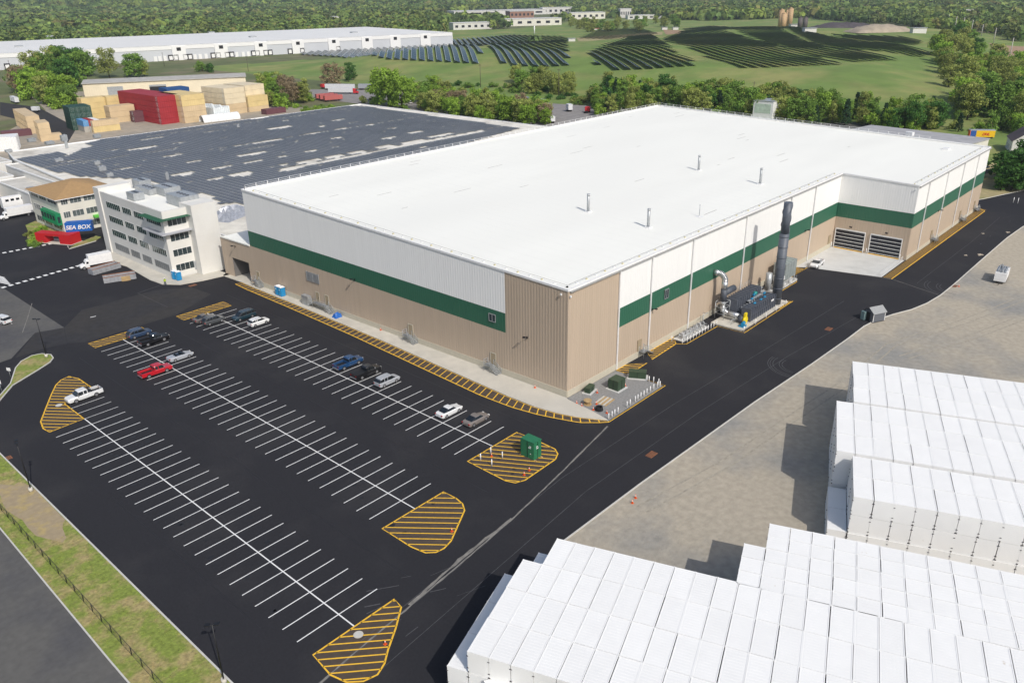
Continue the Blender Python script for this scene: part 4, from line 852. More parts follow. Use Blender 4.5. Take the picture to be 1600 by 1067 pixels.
# person in hi-vis
def person(x,y,rot,label):
    t=thing('person',label,'person',(x,y,.15),rot)
    sk=[((0,0,.98),.16,-1),((0,0,1.18),.15,0),((0,0,1.40),.17,1),((0,0,1.52),.07,2),((.01,0,1.60),.09,3),((.01,0,1.72),.10,4),((.0,.11,.93),.11,0),((.05,.13,.50),.075,6),((.0,.14,.08),.05,7),((.14,.15,.04),.05,8),((.0,-.11,.93),.11,0),((-.08,-.13,.50),.075,10),((-.12,-.14,.08),.05,11),((.02,-.15,.04),.05,12),((0,.22,1.42),.07,2),((.02,.28,1.14),.05,14),((.10,.27,.90),.04,15),((0,-.22,1.42),.07,2),((.08,-.28,1.16),.05,17),((.22,-.24,.98),.04,18)]
    me=bpy.data.meshes.new('body'); me.from_pydata([s[0] for s in sk],[(i,s[2]) for i,s in enumerate(sk) if s[2]>=0],[]); o=bpy.data.objects.new('body',me); COL.objects.link(o); o.parent=t
    md=o.modifiers.new('Skin','SKIN'); 
    for i,s in enumerate(sk): me.skin_vertices[0].data[i].radius=(s[1],s[1])
    me.skin_vertices[0].data[0].use_root=True; o.modifiers.new('s','SUBSURF').levels=1; me.materials.append(mat('dark work clothes',(.04,.05,.08),.9))
    mb=MB(); loft(mb,[(-.19,1.0,1.2,1.45,.2,.24,.16),(.0,.95,1.2,1.5,.24,.27,.2),(.19,1.0,1.2,1.45,.2,.24,.16)]); mb.build('hi_vis_vest',plain('hi-vis yellow',(.55,.75,.02),.7),t)
    mb=MB(); mb.tube((0,0,1.72),(0,0,1.86),.14,12,0,r2=.08); mb.tube((0,0,1.72),(0,0,1.735),.17,12,0); mb.build('hard_hat',whitem,t)
x,y=G(259,446.5); person(x,y,2.2,'person in yellow hi-vis vest and hard hat at the office pavement edge')
def lightpole(x,y,h,rot,label,z=.1):
    t=thing('lamp_post',label,'lamp post',(x,y,z),rot,'black car park lamp posts'); mb=MB(); mb.tube((0,0,0),(0,0,.6),.28,12); mb.build('footing',conc,t); MB().tube((0,0,.6),(0,0,h),.085,8,r2=.065).build('pole',black,t)
    for s in (-1,1): mb=MB(); mb.tube((0,0,h-.15),(0,s*.25,h),.04,6); mb.box(-.2,.2,min(s*.2,s*.72),max(s*.2,s*.72),h-.05,h+.06); hd=mb.build('lamp_head',black,t); MB().box(-.15,.15,min(s*.25,s*.68),max(s*.25,s*.68),h-.07,h-.051).build('lens',whitem,hd)
lightpole(-51.9,87.0,7.9,.6,'black lamp post on the tip of the grass island'); lightpole(-71.0,39.9,8.0,-.3,'black lamp post beside the bare sandy patch of the verge'); lightpole(-70.85,-12.0,7.6,.9,'black lamp post at the bottom of the verge nearest the camera')
# fence along the public road
FN=thing('chain_link_fence','long low black chain link fence along the grass verge','fence',(-75.4,20,.09))
mb=MB(); ys=[60-k*2.45 for k in range(44)]
for y in ys: MB().tube((0,0,0),(0,0,1.25),.04,6).build('post',black,FN,loc=(0,y-20,0))
m=mat('chain link mesh',(.035,.04,.035),.6); 
for (ya,yb) in [(ys[0]-20,ys[-1]-20)]:
    mb.tube((0,ya,1.2),(0,yb,1.2),.025,5);mb.tube((0,ya,.05),(0,yb,.05),.02,4)
    L=ya-yb; st=.17; n=int(L/st)
    for k in range(n):
        y=yb+k*st
        for s in (1,-1):
            y2=y+s*.575
            mb.add([(0,y-.006,.05),(0,y+.006,.05),(0,y2+.006,1.2),(0,y2-.006,1.2)],[(0,1,2,3)]); 
mb.build('mesh_panel',m,FN)
x,y=G(3,612); t=thing('entrance_sign','small white sign on a post at the left end of the grass island','sign',(x,y,.1),.5); MB().tube((0,0,0),(0,0,1.6),.04,6).build('post',galv,t); MB().box(-.03,.03,-.35,.35,1.5,2.2).build('sign_panel',whitem,t)
x,y=G(17,590); t=thing('entrance_sign','taller white sign at the left edge above the grass island','sign',(x,y,.1),.5); MB().tube((0,0,0),(0,0,1.6),.04,6).build('post',galv,t); MB().box(-.03,.03,-.4,.4,1.3,1.9).build('sign_panel',whitem,t)
# cones / bollards
def cone(x,y,label,z=.01,s=1.0):
    t=thing('traffic_cone',label,'traffic cone',(x,y,z),0,'orange traffic cones'); mb=MB(); mb.tube((0,0,.04),(0,0,.75),.17,10,0,r2=.03); mb.box(-.22,.22,-.22,.22,0,.04); mb.build('body',orange,t); MB().tube((0,0,.42),(0,0,.56),.108,10,0,r2=.08).build('reflective_band',whitem,t); t.scale=(s,s,s)
for (u,v,lab) in [(768,713,'orange cone between the white posts of the top hatched corner'),(819,742,'orange cone on the outer line of the top hatched corner'),(827,735,'second orange cone beside the outer yellow line near the green cabinet'),(706,830,'orange cone in the middle hatched corner'),(602,1006,'orange cone in the lowest hatched corner'),(988,786,'orange cone on the gravel edge, nearest the roadway'),(993,778,'orange cone on the gravel edge, just behind another'),(595,517,'orange cone alone on the front pavement, farther one'),(836,607,'orange cone alone on the front pavement, nearer one'),(437,456,'orange cone beside the pavement toilets'),(1498,448,'orange cone at the kerb near the white trailer'),(901,631,'orange cone leftmost on the gravel pad'),(909,635,'orange cone beside the cable drum'),(932,632,'orange cone right of the cable drum'),(948,646,'orange cone beside the black pipe coil'),(927,641,'orange cone in front of the cable drum'),(933,614,'orange cone beside the small green pedestal on the pad'),(977,604,'orange cone just right of the green transformer'),(969,595,'orange cone behind the green transformer')]:
    x,y=G(u,v); cone(x,y,lab,.16 if 'pavement' in lab else (.06 if 'pad' in lab or 'drum' in lab or 'transformer' in lab or 'coil' in lab else .01),.8)
def post(x,y,label,h=1.15,grp='white steel bollards'):
    t=thing('bollard',label,'bollard',(x,y,.0),0,grp); MB().tube((0,0,0),(0,0,h),.085,8).build('post',whitem,t); MB().tube((0,0,h),(0,0,h+.06),.085,8,r2=.03).build('cap',whitem,t)
i=0
for k in range(14):
    a=(-1.6,-9.8);b=(13.9,-9.6); tt=[.0,.06,.11,.17,.34,.40,.5,.55,.61,.67,.73,.8,.87,.95][k]; post(a[0]+(b[0]-a[0])*tt,a[1]+(b[1]-a[1])*tt,ordn(k)+' white bollard from the corner along the front of the gravel pad')
for k,(u,v) in enumerate([(1014,597),(1021,598),(1029,601),(1031,605)]): x,y=G(u,v); post(x,y,ordn(k)+' white bollard of the short row closing the far side of the gravel pad')
for k in range(11): post(33.4+k*1.12,-3.5-.02*k,ordn(k)+' white bollard in the row guarding the gas meter rack')
post(31.9,-.9,'lone white bollard against the wall at the gas meter rack'); post(32.2,-3.1,'lone white bollard at the near corner of the gas meter rack')
for k,(u,v) in enumerate([(767,709),(751,719),(785,716),(768.5,728)]): x,y=G(u,v); post(x,y,['farthest','leftmost','rightmost','nearest'][k]+' of four white posts round a cone in the top hatched corner')
for k,(x,y) in enumerate([(45.3,-9.4),(50.2,-9.5),(55,-9.5),(59.8,-9.5),(64.6,-9.4)]): post(x,y,ordn(k)+' white bollard along the front of the big machinery pad')
for k,(x,y) in enumerate([(70.5,-4.7),(74.2,-4.7),(77.4,-4.7),(82.7,-3.2)]): post(x,y,ordn(k)+' white bollard in front of the grey tank unit',1.4)
for k,(u,v) in enumerate([(1583,317),(1590,318)]): x,y=G(u,v); post(x,y,['left','right'][k]+' white post on the dry grass beyond the far bend',1.7)
for k,(y) in enumerate([-.3,-8.5,-9.35,-17.6]): post(112.0,y,ordn(k)+' white bollard guarding the dock doors, counted from the corner',1.5)
# gravel pad equipment
gtr=plain('transformer green',(.035,.065,.035),.5,var=.12)
def cabinet(name,u,v,sx,sy,h,label,m,rot=0,base=True,z=.05,du=0):
    x,y=G(u,v); t=thing(name,label,'transformer',(x,y,z),rot)
    if base: MB().box(-sx-.35,sx+.35,-sy-.35,sy+.35,0,.12).build('plinth',conc_w,t)
    mb=MB(); mb.box(-sx,sx,-sy,sy,.12,h); mb.box(-sx-.04,sx+.04,-sy-.04,sy+.04,h,h+.06)
    for k in range(9): q=-sx+.15+k*(2*sx-.3)/9; mb.box(q,q+.06,sy,sy+.25,.4,h-.3)
    mb.build('casing',m,t); mb=MB(); mb.box(-.03,.03,-sy-.05,-sy,.2,h-.05); mb.box(-sx-.04,-sx,-.03,.03,.2,h-.05); mb.build('door_seam',black,t); return t
cabinet('transformer',963.5,607,1.1,1.0,1.9,'dark green transformer on a concrete plinth on the gravel pad',gtr)
cabinet('switch_pedestal',996,590,1.5,.7,1.3,'long low green switch box at the far corner of the gravel pad',gtr,rot=R(-60))
cabinet('switch_pedestal',921,612,1.0,.5,1.0,'small green pedestal against the wall on the gravel pad',gtr,rot=.2)
gbig=plain('bright cabinet green',(.02,.17,.08),.55,var=.08)
t=cabinet('green_cabinet',830,712,.85,1.25,2.95,'tall bright green cabinet standing on the top hatched corner',gbig,z=.0,base=False); 
for k,(w,h,z) in enumerate([(.3,.14,2.6),(.5,.14,2.35),(.2,.12,1.4)]): MB().box(-.88,-.855,-.7,-.7+w,z-.5,z-.5+h).build('label_plate',whitem,t)
for k,(w,h,z) in enumerate([(.35,.14,2.5),(.45,.14,2.2)]): MB().box(-.3,-.3+w,-1.30,-1.255,z-.4,z-.4+h).build('label_plate',whitem,t)
mb=MB(); 
for s in (-1,1): mb.box(s*.7-.1,s*.7+.1,-1.6,1.6,0,.12)
mb.build('skid',wood,t)
x,y=G(918,632); t=thing('cable_drum','wooden cable drum lying on the gravel pad among cones','cable drum',(x,y,.05)); MB().tube((0,0,0),(0,0,.12),.7,18).build('flange',wood,t); MB().tube((0,0,.12),(0,0,.7),.4,18).build('core',wood,t); MB().tube((0,0,.7),(0,0,.82),.7,18).build('flange',wood,t)
x,y=G(936,641); mb=MB(); 
for k in range(5):
    P=[(.62*math.cos(a*.39)*(1-.03*k),.62*math.sin(a*.39)*(1-.03*k),.08+.13*k) for a in range(17)]; mb.path(P,.075,6)
tag(mb.build('pipe_coil',black,loc=(x,y,.05)),'coil of black pipe lying at the kerb of the gravel pad','pipe coil')
x,y=G(945,627); mb=MB()
for k in range(6): mb.box(-1.5,1.5,-1.1+k*.38,-1.1+k*.38+.3,.0,.06,k%2)
tag(mb.build('timber_boards',[wood,conc],loc=(x,y,.05),rot=.1),'flat panel of pale boards on the gravel pad','boards')
x,y=G(973,598); mb=MB(); mb.tube((0,0,0),(0,0,.06),.6,16); tag(mb.build('access_cover',conc,loc=(x+.5,y+.6,.05)),'round concrete access cover behind the transformer','cover')
# gas meter rack
t=thing('gas_meter_rack','grey pipe and meter rack on a slab behind the white bollard row','meter rack',(39,-1.7,0)); MB().box(-6,4,-1.2,1.2,0,.12).build('slab',conc_w,t)
mb=MB()
for yy in (-.6,.3): mb.tube((-5.5,yy,.8),(3.5,yy,.8),.09,8)
for k in range(7): x=-5.2+k*1.35; mb.tube((x,-.6,.1),(x,-.6,1.3),.07,6); mb.tube((x,-.6,1.3),(x,.3,1.3),.07,6); mb.tube((x,.3,.1),(x,.3,1.3),.07,6)
mb.path([(3.5,0,.1),(3.5,0,2.3),(5.2,0,2.5),(5.2,1.0,2.2),(5.2,1.0,.1)],.06,6); mb.build('pipework',galv,t)
for k in range(5): MB().box(-4.8+k*1.6,-4.1+k*1.6,-.3,.25,.5,1.2).build('meter',mat('meter grey',(.4,.4,.4),.6),t)
mb=MB()
for k in range(10): mb.tube((-5.9+k,-1.1,0),(-5.9+k,-1.1,1.1),.025,5)
for h in (.55,1.1): mb.tube((-5.9,-1.1,h),(3.1,-1.1,h),.025,5)
mb.build('hand_rail',galv,t)
# machinery pad
OX=thing('oxidiser_plant','dark grey air treatment plant with ribbed boxes on a pale slab','machinery',(56,-5.5,0))
def op(mb,n,m): o=mb.build(n,m,OX); o.location=(-56,5.5,0); return o
mb=MB(); mb.prism([(44.9,-2.2),(45.2,-9.0),(66.5,-9.1),(66.5,-2.2)],0,.25); op(mb,'slab',conc)
def ribbox(x0,x1,y0,y1,z0,z1,n):
    mb=MB(); mb.box(x0,x1,y0,y1,z0,z1,0)
    for k in range(n+1): x=x0+(x1-x0)*k/n; mb.box(x-.09,x+.09,y0-.16,y1+.16,z0,z1+.16,1)
    for z in (z0+.1,(z0+z1)/2): mb.box(x0-.1,x1+.1,y0-.1,y1+.1,z-.06,z+.06,1)
    return mb
dg2=plain('slate paint',(.095,.105,.13),.5,var=.15)
op(ribbox(50.2,60.8,-4.9,-2.7,.3,4.2,11),'heat_exchanger',[dgrey,dg2]); op(ribbox(50.2,61.5,-8.2,-6.4,.3,3.0,12),'filter_housing',[dgrey,dg2])
mb=MB(); mb.box(51,61,-6.3,-5.0,.3,1.8,0); 
for k in range(9): mb.tube((51.5+k*1.1,-5.6,1.8),(51.5+k*1.1,-5.6,2.6),.22,8,1)
mb.box(54,60,-5.9,-5.3,3.0,3.1,1); op(mb,'burner_deck',[dgrey,galv])
for (x,y,z) in ((55.5,-5.7,3.2),(57.2,-5.3,3.6),(60.2,-6.2,3.3),(58.3,-7.2,3.2),(53.5,-7.3,3.2),(56.6,-7.2,3.1)): mb=MB(); mb.tube((x-.3,y,z),(x+.35,y,z),.22,10); mb.box(x-.1,x+.1,y-.12,y+.12,z-.5,z); op(mb,'drive_motor',plain('motor blue',(.01,.22,.42),.4))
mb=MB(); mb.tube((57.9,-5.2,3.3),(57.9,-5.2,4.0),.35,12); mb.tube((57.5,-5.2,3.6),(58.5,-5.2,3.6),.3,12); op(mb,'valve_actuator',plain('motor teal',(.01,.26,.24),.4))
mb=MB(); mb.tube((48.7,-8.1,1.1),(48.7,-7.6,1.1),.75,20); mb.box(48.3,49.1,-8.05,-7.65,1.0,2.6); mb.box(47.9,48.5,-8.05,-7.65,.3,1.0); op(mb,'blower_guard',plain('blower yellow',(.80,.62,.01),.45))
mb=MB(); mb.tube((46.6,-8.4,.9),(47.8,-8.1,.9),.38,12); mb.box(46.4,47.9,-8.7,-7.6,.25,.5); op(mb,'blower_motor',plain('motor blue',(.01,.22,.42),.4))
mb=MB(); mb.tube((48.7,-7.5,1.1),(48.7,-6.6,1.1),.85,18); op(mb,'fan_casing',dgrey)
def bend(c,r,a0,a1,plane,R_,n=9):
    P=[]
    for k in range(n+1):
        a=R(a0+(a1-a0)*k/n)
        P.append((c[0],c[1]+R_*math.cos(a),c[2]+R_*math.sin(a)) if plane=='yz' else (c[0]+R_*math.cos(a),c[1],c[2]+R_*math.sin(a)))
    return P
mb=MB(); P=[(48.7,-.1,9.7),(48.7,-1.2,9.7)]+bend((48.7,-1.2,8.3),.6,90,180,'yz',1.4)+[(48.7,-2.6,6.6)]
mb.path(P,.62,14); op(mb,'inlet_duct',steel); mb=MB(); mb.path([(48.7,-2.6,4.2)]+bend((48.7,-4.0,3.0),.6,0,-90,'yz',1.4)+[(48.7,-6.4,1.6)],.55,14); op(mb,'lower_duct',steel)
mb=MB(); mb.tube((48.7,-2.6,6.6),(48.7,-2.6,4.0),.68,14); mb.tube((48.7,-2.6,5.7),(52.4,-2.9,5.9),.75,14,r2=.68); op(mb,'bypass_duct',dgrey)
mb=MB()
for x in (47.5,49.9):
    for y in (-1.6,-3.6): mb.tube((x,y,.25),(x,y,4.0),.07,5)
for z in (1.5,2.8,4.0):
    for y in (-1.6,-3.6): mb.tube((47.5,y,z),(49.9,y,z),.06,5)
    for x in (47.5,49.9): mb.tube((x,-1.6,z),(x,-3.6,z),.06,5)
for k in range(10): mb.tube((46.2+k*.4,-6.0,.25),(46.2+k*.4,-6.0,1.3),.03,5)
mb.tube((46.2,-6,1.3),(49.8,-6,1.3),.03,5);mb.tube((47.0,-3.9,2.6),(47.0,-3.3,2.6),.45,10); op(mb,'support_frame',galv)
mb=MB()
for k in range(7): mb.tube((50.3+k*1.7,-2.5,4.3),(50.3+k*1.7,-2.5,5.3),.03,5)
for h in (4.8,5.3): mb.tube((50.3,-2.5,h),(60.5,-2.5,h),.03,5)
mb.box(61.6,64,-4.2,-3.2,2.9,3.2); mb.box(60.9,62.6,-5.4,-4.4,.3,3.0); op(mb,'access_gantry',galv)
for (u) in (0,): mb=MB(); mb.box(59.2,60.4,-8.42,-8.37,2.1,2.5); op(mb,'label_plate',whitem)
mb=MB(); mb.tube((63.6,-7.6,.2),(63.6,-7.6,16),1.0,24,0); mb.tube((63.6,-7.6,16),(63.6,-7.6,22.6),.86,24,0)
for k in range(7): z=1.5+k*2.3; mb.tube((63.6,-7.6,z),(63.6,-7.6,z+.16),1.06,24,0)
n=90
for k in range(n):   # helical wind strakes near the top
    for s in range(3):
        a=k/n*2*math.pi*.9+s*2.094; a2=(k+1)/n*2*math.pi*.9+s*2.094; z=15.4+k/n*7.2; z2=15.4+(k+1)/n*7.2
        p=lambda a,z,r:(63.6+r*math.cos(a),-7.6+r*math.sin(a),z)
        mb.add([p(a,z,.80),p(a2,z2,.80),p(a2,z2,.99),p(a,z,.99),p(a+.05,z,.80),p(a2+.05,z2,.80),p(a2+.05,z2,.99),p(a+.05,z,.99)],[(0,1,2,3),(7,6,5,4),(3,2,6,7)],0)
stk=mb.build('exhaust_stack',plain('stack grey',(.10,.115,.14),.5,var=.12)); tag(stk,'tall dark grey exhaust stack with spiral fins above the machinery pad','chimney')
# tank unit
t=thing('evaporator_unit','grey box unit raised on legs over a slab by the wall','machinery',(76.5,-3.0,0)); MB().box(-7,5,-1.5,1.2,0,.5).build('slab',conc_w,t)
mb=MB(); mb.box(-2.2,3.6,-1.4,1.3,1.8,5.6); 
for k in range(5): mb.box(-2.28+k*1.45,-2.2+k*1.45,-1.46,1.36,1.75,5.7)
mb.build('tank_body',plain('tank grey green',(.33,.37,.36),.4,metal=.2,var=.15),t)
mb=MB()
for x in (-2,.7,3.4):
    for y in (-1.3,1.2): mb.tube((x,y,.5),(x,y,1.8),.08,6)
mb.tube((-5,-.6,.5),(-5,-.6,2.6),.5,12); mb.tube((-3.7,.3,.5),(-3.7,.3,3.2),.35,12); mb.tube((-6.4,.5,0.5),(-6.4,.5,4.4),.7,14); mb.tube((-5,-.6,2.4),(-2.2,-.6,2.6),.12,8); mb.tube((-3.7,.3,3.0),(-2.2,.3,4),.12,8)
for k in range(12): mb.tube((-6.8+k,-1.6,.5),(-6.8+k,-1.6,1.5),.03,5)
mb.tube((-6.8,-1.6,1.5),(4.2,-1.6,1.5),.03,5); mb.build('pipework',galv,t)
mb=MB(); mb.box(-3,-2.3,-1.5,-.8,2.2,3.0); mb.box(-6.2,-5.4,-1.4,-.8,.5,1.5); mb.build('control_box',whitem,t)
# dock handrail
t=thing('handrail','pale handrail separating the dock apron from the brown strip','railing',(104.5,-18.3,0)); mb=MB()
for k in range(15): mb.tube((-8+k*1.12,0,0),(-8+k*1.12,0,1.1),.035,5)
for h in (.4,.75,1.1): mb.tube((-8,0,h),(7.7,0,h),.03,5)
mb.build('rail',whitem,t)
# garden shed at kerb
x,y=G(1374,503); t=thing('garden_shed','small dark grey shed with pale sloping roof at the gravel kerb','shed',(x+.4,y+1.3,0),R(-25))
mb=MB(); mb.box(-1.6,1.6,-1.25,1.25,.12,2.1); mb.add([(-1.6,-1.25,2.1),(-1.6,1.25,2.1),(-1.6,0,2.95),(1.6,-1.25,2.1),(1.6,1.25,2.1),(1.6,0,2.95)],[(0,2,1),(3,4,5)]); mb.build('wall',plain('shed grey',(.11,.12,.14),.7),t)
mb=MB(); mb.add([(-1.8,-1.5,2.0),(1.8,-1.5,2.0),(1.8,0,3.05),(-1.8,0,3.05),(1.8,1.5,2.0),(-1.8,1.5,2.0)],[(0,1,2,3),(3,2,4,5)]); mb.add([(-1.8,-1.5,1.94),(1.8,-1.5,1.94),(1.8,0,2.99),(-1.8,0,2.99),(1.8,1.5,1.94),(-1.8,1.5,1.94)],[(3,2,1,0),(5,4,2,3)]); mb.build('roof',plain('shingle grey',(.30,.31,.31),.9,var=.15,scale=4),t)
mb=MB(); mb.box(-1.66,-1.6,-.4,.5,.15,2.0); mb.build('doorway',black,t); mb=MB(); mb.box(-2.2,-1.62,.55,1.5,.1,1.9); mb.build('open_door',plain('faded teal door',(.20,.30,.30),.7),t)
mb=MB()
for a in (-1.62,1.5):
    mb.box(a,a+.12,-1.29,-1.25,.12,2.1)
mb.build('corner_trim',whitem,t); MB().box(-1.7,1.7,-1.3,1.3,0,.12).build('base',black,t)
# white enclosed trailer on the gravel
x,y=G(1570,444); t=thing('enclosed_trailer','white enclosed trailer carrying grey gear on its roof, alone on gravel','trailer',(x+2.2,y+1.4,0),R(6))
MB().box(-3,3,-1.2,1.2,.6,2.6).build('body',whitem,t); MB().box(-3.02,3.02,-1.22,1.22,.5,.6).build('frame_rail',black,t)
mb=MB(); 
for k in range(4): mb.box(-2.6+k*.2,2.4+k*.2,-.9+k*.5,-.6+k*.5,2.75,2.9)
for x_ in (-2.4,0,2.4): mb.box(x_-.05,x_+.05,-1.15,1.15,2.6,2.75)
mb.tube((-2.8,-.2,3.0),(2.9,.5,3.1),.09,6); mb.build('roof_load',galv,t)
for sx in (-.6,.5):
    for sy in (-1,1): MB().tube((sx,sy*1.1-.1,.36),(sx,sy*1.1+.1,.36),.36,12).build('wheel',tireb,t)
mb=MB(); mb.tube((-3,-.8,.5),(-4.3,0,.5),.05,6);mb.tube((-3,.8,.5),(-4.3,0,.5),.05,6);mb.tube((-4.2,0,0),(-4.2,0,.6),.04,6); mb.build('drawbar',black,t)
# ================================================================= SHIPPING CONTAINERS
castm=plain('corner casting',(.05,.045,.05),.7)
def contmesh(L,W,H=2.59,pitch=.28,cast=True,doors=True):
    """corrugated box centred on its base; long axis = local x"""
    mb=MB(); l,w=L/2,W/2; d=.035; t=.11
    def side(axis,sgn):
        n=max(3,int(((L if axis else W)-2*t)/pitch)); A=(l if axis else w)-t; pts=[]
        for i in range(n+1):
            s=-A+2*A*i/n; pts.append((s,0 if i%2 else d))
            pts.append((min(A,s+A/n*.9),0 if i%2 else d))
        k=len(pts); q=(w if axis else l)
        f=lambda s,o,z:(s,sgn*(q-o),z) if axis else (sgn*(q-o),s,z)
        vs=[f(s,o+.02,t) for s,o in pts]+[f(s,o+.02,H-t) for s,o in pts]
        mb.add(vs,[(i,i+1,k+i+1,k+i) for i in range(k-1)],0)
    side(1,1);side(1,-1)
    if doors:
        for s in (1,-1): mb.box(s*l-.04 if s>0 else -l,s*l if s>0 else -l+.04,-w+t,w-t,t,H-t,0)
        for yy in (-.9,-.35,.35,.9):
            if abs(yy)<w-.2: mb.tube((-l-.02,yy*w/1.2,t),(-l-.02,yy*w/1.2,H-t),.02,4,2)
        mb.box(-l-.012,-l,-.012,.012,t,H-t,2)
    # roof with shallow cross ribs
    n=int((L-2*t)/(pitch*1.3)); 
    for i in range(n):
        x=-l+t+(L-2*t)*(i+.15)/n; mb.box(x,x+(L-2*t)/n*.6,-w+.2,w-.2,H-.03,H-.019,0)
    mb.box(-l+.03,l-.03,-w+.03,w-.03,H-.06,H-.03,0)
    for sx in (-1,1):
        for sy in (-1,1):
            x0,x1=sorted((sx*l,sx*(l-t)));y0,y1=sorted((sy*w,sy*(w-t))); mb.box(x0,x1,y0,y1,.16,H-.16,0)
            for z in (0,H-.13): mb.box(x0-.015*(sx<0),x1+.015*(sx>0),y0-.015*(sy<0),y1+.015*(sy>0),z+(.003 if z else 0),z+.13+(.003 if z else 0),1 if (cast and z==0) else 0)
    for z in (.01,H-t):
        for s in (-1,1):
            y0,y1=sorted((s*(w-.002),s*(w-t))); mb.box(-l+t,l-t,y0,y1,z,z+t-.01,0); x0,x1=sorted((s*(l-.002),s*(l-t))); mb.box(x0,x1,-w+t,w-t,z,z+t-.01,0)
    if cast:
        for sx in (-1,1):
            for sy in (-1,1):
                for z in (.55,2.0): mb.box(sx*(l+.0)-.05,sx*(l+.0)+.05,sy*w-.09,sy*w+.09,z,z+.05,1)
    return mb
cw=mat('white container paint',(.855,.855,.835),.5,var=.022,scale=.5,det=5,rnd=.02,col2=(.58,.50,.40),thr=(.715,.76),sc2=.55)
rodm=plain('lock rod grey',(.6,.6,.6),.5)
CCNT=[0]; base={}
YST=MB(); HID=9
def hidden(L,W,x,y,z,rot):
    M=Matrix.Translation((x,y,z))@Matrix.Rotation(rot,4,'Z'); YST.box(-L/2,L/2,-W/2,W/2,.02,2.58,10,M)
    for k in range(int(W/.3)-1): yy=-W/2+.2+k*.3; YST.box(-L/2-.02,-L/2,yy,yy+.15,.15,2.4,10,M)
def cget(key,L,W,m,**k):
    if key not in base:
        o=contmesh(L,W,**k).build('shipping_container',[m,castm,rodm]); base[key]=[o,False]
    b=base[key]
    if not b[1]: b[1]=True; return b[0]
    c=b[0].copy(); COL.objects.link(c); return c
rc=random.Random(21)
def inframe(x,y,z,m=15):
    u,v=PX(x,y,z); return -m<u<1600+m and -m<v<1067+m
def cont(key,L,W,m,x,y,z,rot,label,group,**k):
    o=cget(key,L,W,m,**k); o.location=(x,y,z); o.rotation_euler=(0,0,rot); tag(o,label,'shipping container',group); CCNT[0]+=1; return o
def block(org,ang,cp,cl,cols,rows,bname,key,starts=None,tiers=3,frontface=False,fshift=0.,zj=0.,lowcols=()):
    e1=Vector((math.cos(R(ang)),math.sin(R(ang)))); e2=Vector((math.cos(R(ang-90)),math.sin(R(ang-90)))); o0=Vector(org)
    L=cl-.055;W=cp-.045; grp='white containers stacked in '+bname
    for r in range(rows):
        cmin=min(c for c in range(-3,3) if (starts or {}).get(c,0)<=r and c>=min([0]+list((starts or {}).keys())))
        for c in range(cmin,cols):
            for t in range(tiers):
                top=t==tiers-1; edge=(c==cmin) or (c==cmin+1 and t==tiers-2 and False); ff=frontface and r==rows-1
                pc=o0+e1*((c+.5)*cp)+e2*((r+.5)*cl)
                if not(top or edge or ff): hidden(L-.02,W-.02,pc.x,pc.y,t*2.6,math.atan2(e2.y,e2.x)); continue
                if edge and not top and not ff and not inframe(*(o0+e1*c*cp+e2*(r+.5)*cl),t*2.6+1): hidden(L-.02,W-.02,pc.x,pc.y,t*2.6,math.atan2(e2.y,e2.x)); continue
                p=o0+e1*((c+.5)*cp)+e2*((r+.5)*cl)
                q=[o0+e1*((c+a)*cp)+e2*((r+b)*cl) for a in (0,1) for b in (0,1)]
                if not any(inframe(w_.x,w_.y,(t+1)*2.6,0) for w_ in q): hidden(L-.02,W-.02,pc.x,pc.y,t*2.6,math.atan2(e2.y,e2.x)); continue
                jx=rc.uniform(-.02,.02);jy=rc.choice([0,0,0,.03,-.03,.10])*1.0
                p=p+e2*(jx+(fshift if (ff and t==0) else 0))+e1*jy*.5
                tn=['bottom tier','middle tier','top'][t] if tiers==3 else ['bottom tier','top'][t]
                lab=f'white container, {ordn(c-cmin)} from the left, {ordn(r)} row, {tn} of the {bname}'
                cont(key,L,W,cw,p.x,p.y,t*2.6+zj,math.atan2(e2.y,e2.x)+rc.uniform(-.003,.003),lab,grp)
cap=7.8
block(G(1332,564,cap),-68.6,2.29,4.88,15,3,'farthest white block','wl')
block((13.2,-39.8),-68.4,2.29,4.88,16,3,'second farthest white block','wl')
block((-0.35,-47.25),-68.5,2.26,4.85,15,2,'middle white block','wl2',frontface=True,fshift=.12)
e1=Vector((math.cos(R(-68.5)),math.sin(R(-68.5)))); e2=Vector((math.cos(R(-158.5)),math.sin(R(-158.5))))
for r in range(2):
    p=Vector((-.35,-47.25))-e1*1.16+e2*((r+.5)*4.85); cont('wl2',4.79,2.21,cw,p.x,p.y,0,math.atan2(e2.y,e2.x),['back','front'][r]+' single white container on the ground against the middle white block','white containers stacked in middle white block')
block((-20.7,-45.6),-69.6,2.30,2.33,17,5,'short container block','ws',starts={-1:2})
block((-38.6,-29.0),-70.5,2.20,4.70,27,4,'nearest white block','wn',starts={-1:1},frontface=True)
e1=Vector((math.cos(R(-70.5)),math.sin(R(-70.5)))); e2=Vector((math.cos(R(-160.5)),math.sin(R(-160.5)))); o0=Vector((-38.6,-29.0))
for (c,r) in ((-1,0),(-2,1),(-2,2),(-2,3)):
    for t in range(2):
        p=o0+e1*((c+.5)*2.2)+e2*((r+.5)*4.7); cont('wn',4.64,2.15,cw,p.x,p.y,t*2.6,math.atan2(e2.y,e2.x),f'white container in the lower left step of the nearest white block, {ordn(r)} row, '+['bottom','upper'][t],'white containers stacked in nearest white block')
for (x,y,z,a,lab) in ((-56.9,-37.6,0,-118,'white container standing askew on the ground before the nearest white block'),(-56.9,-37.6,2.6,-118,'white container set askew on top before the nearest white block'),(-60.2,-34.9,0,-160,'single white container below the front of the nearest white block')):
    cont('wn',4.64,2.15,cw,x,y,z,R(a),lab,'white containers stacked in nearest white block')
print('white containers',CCNT[0])
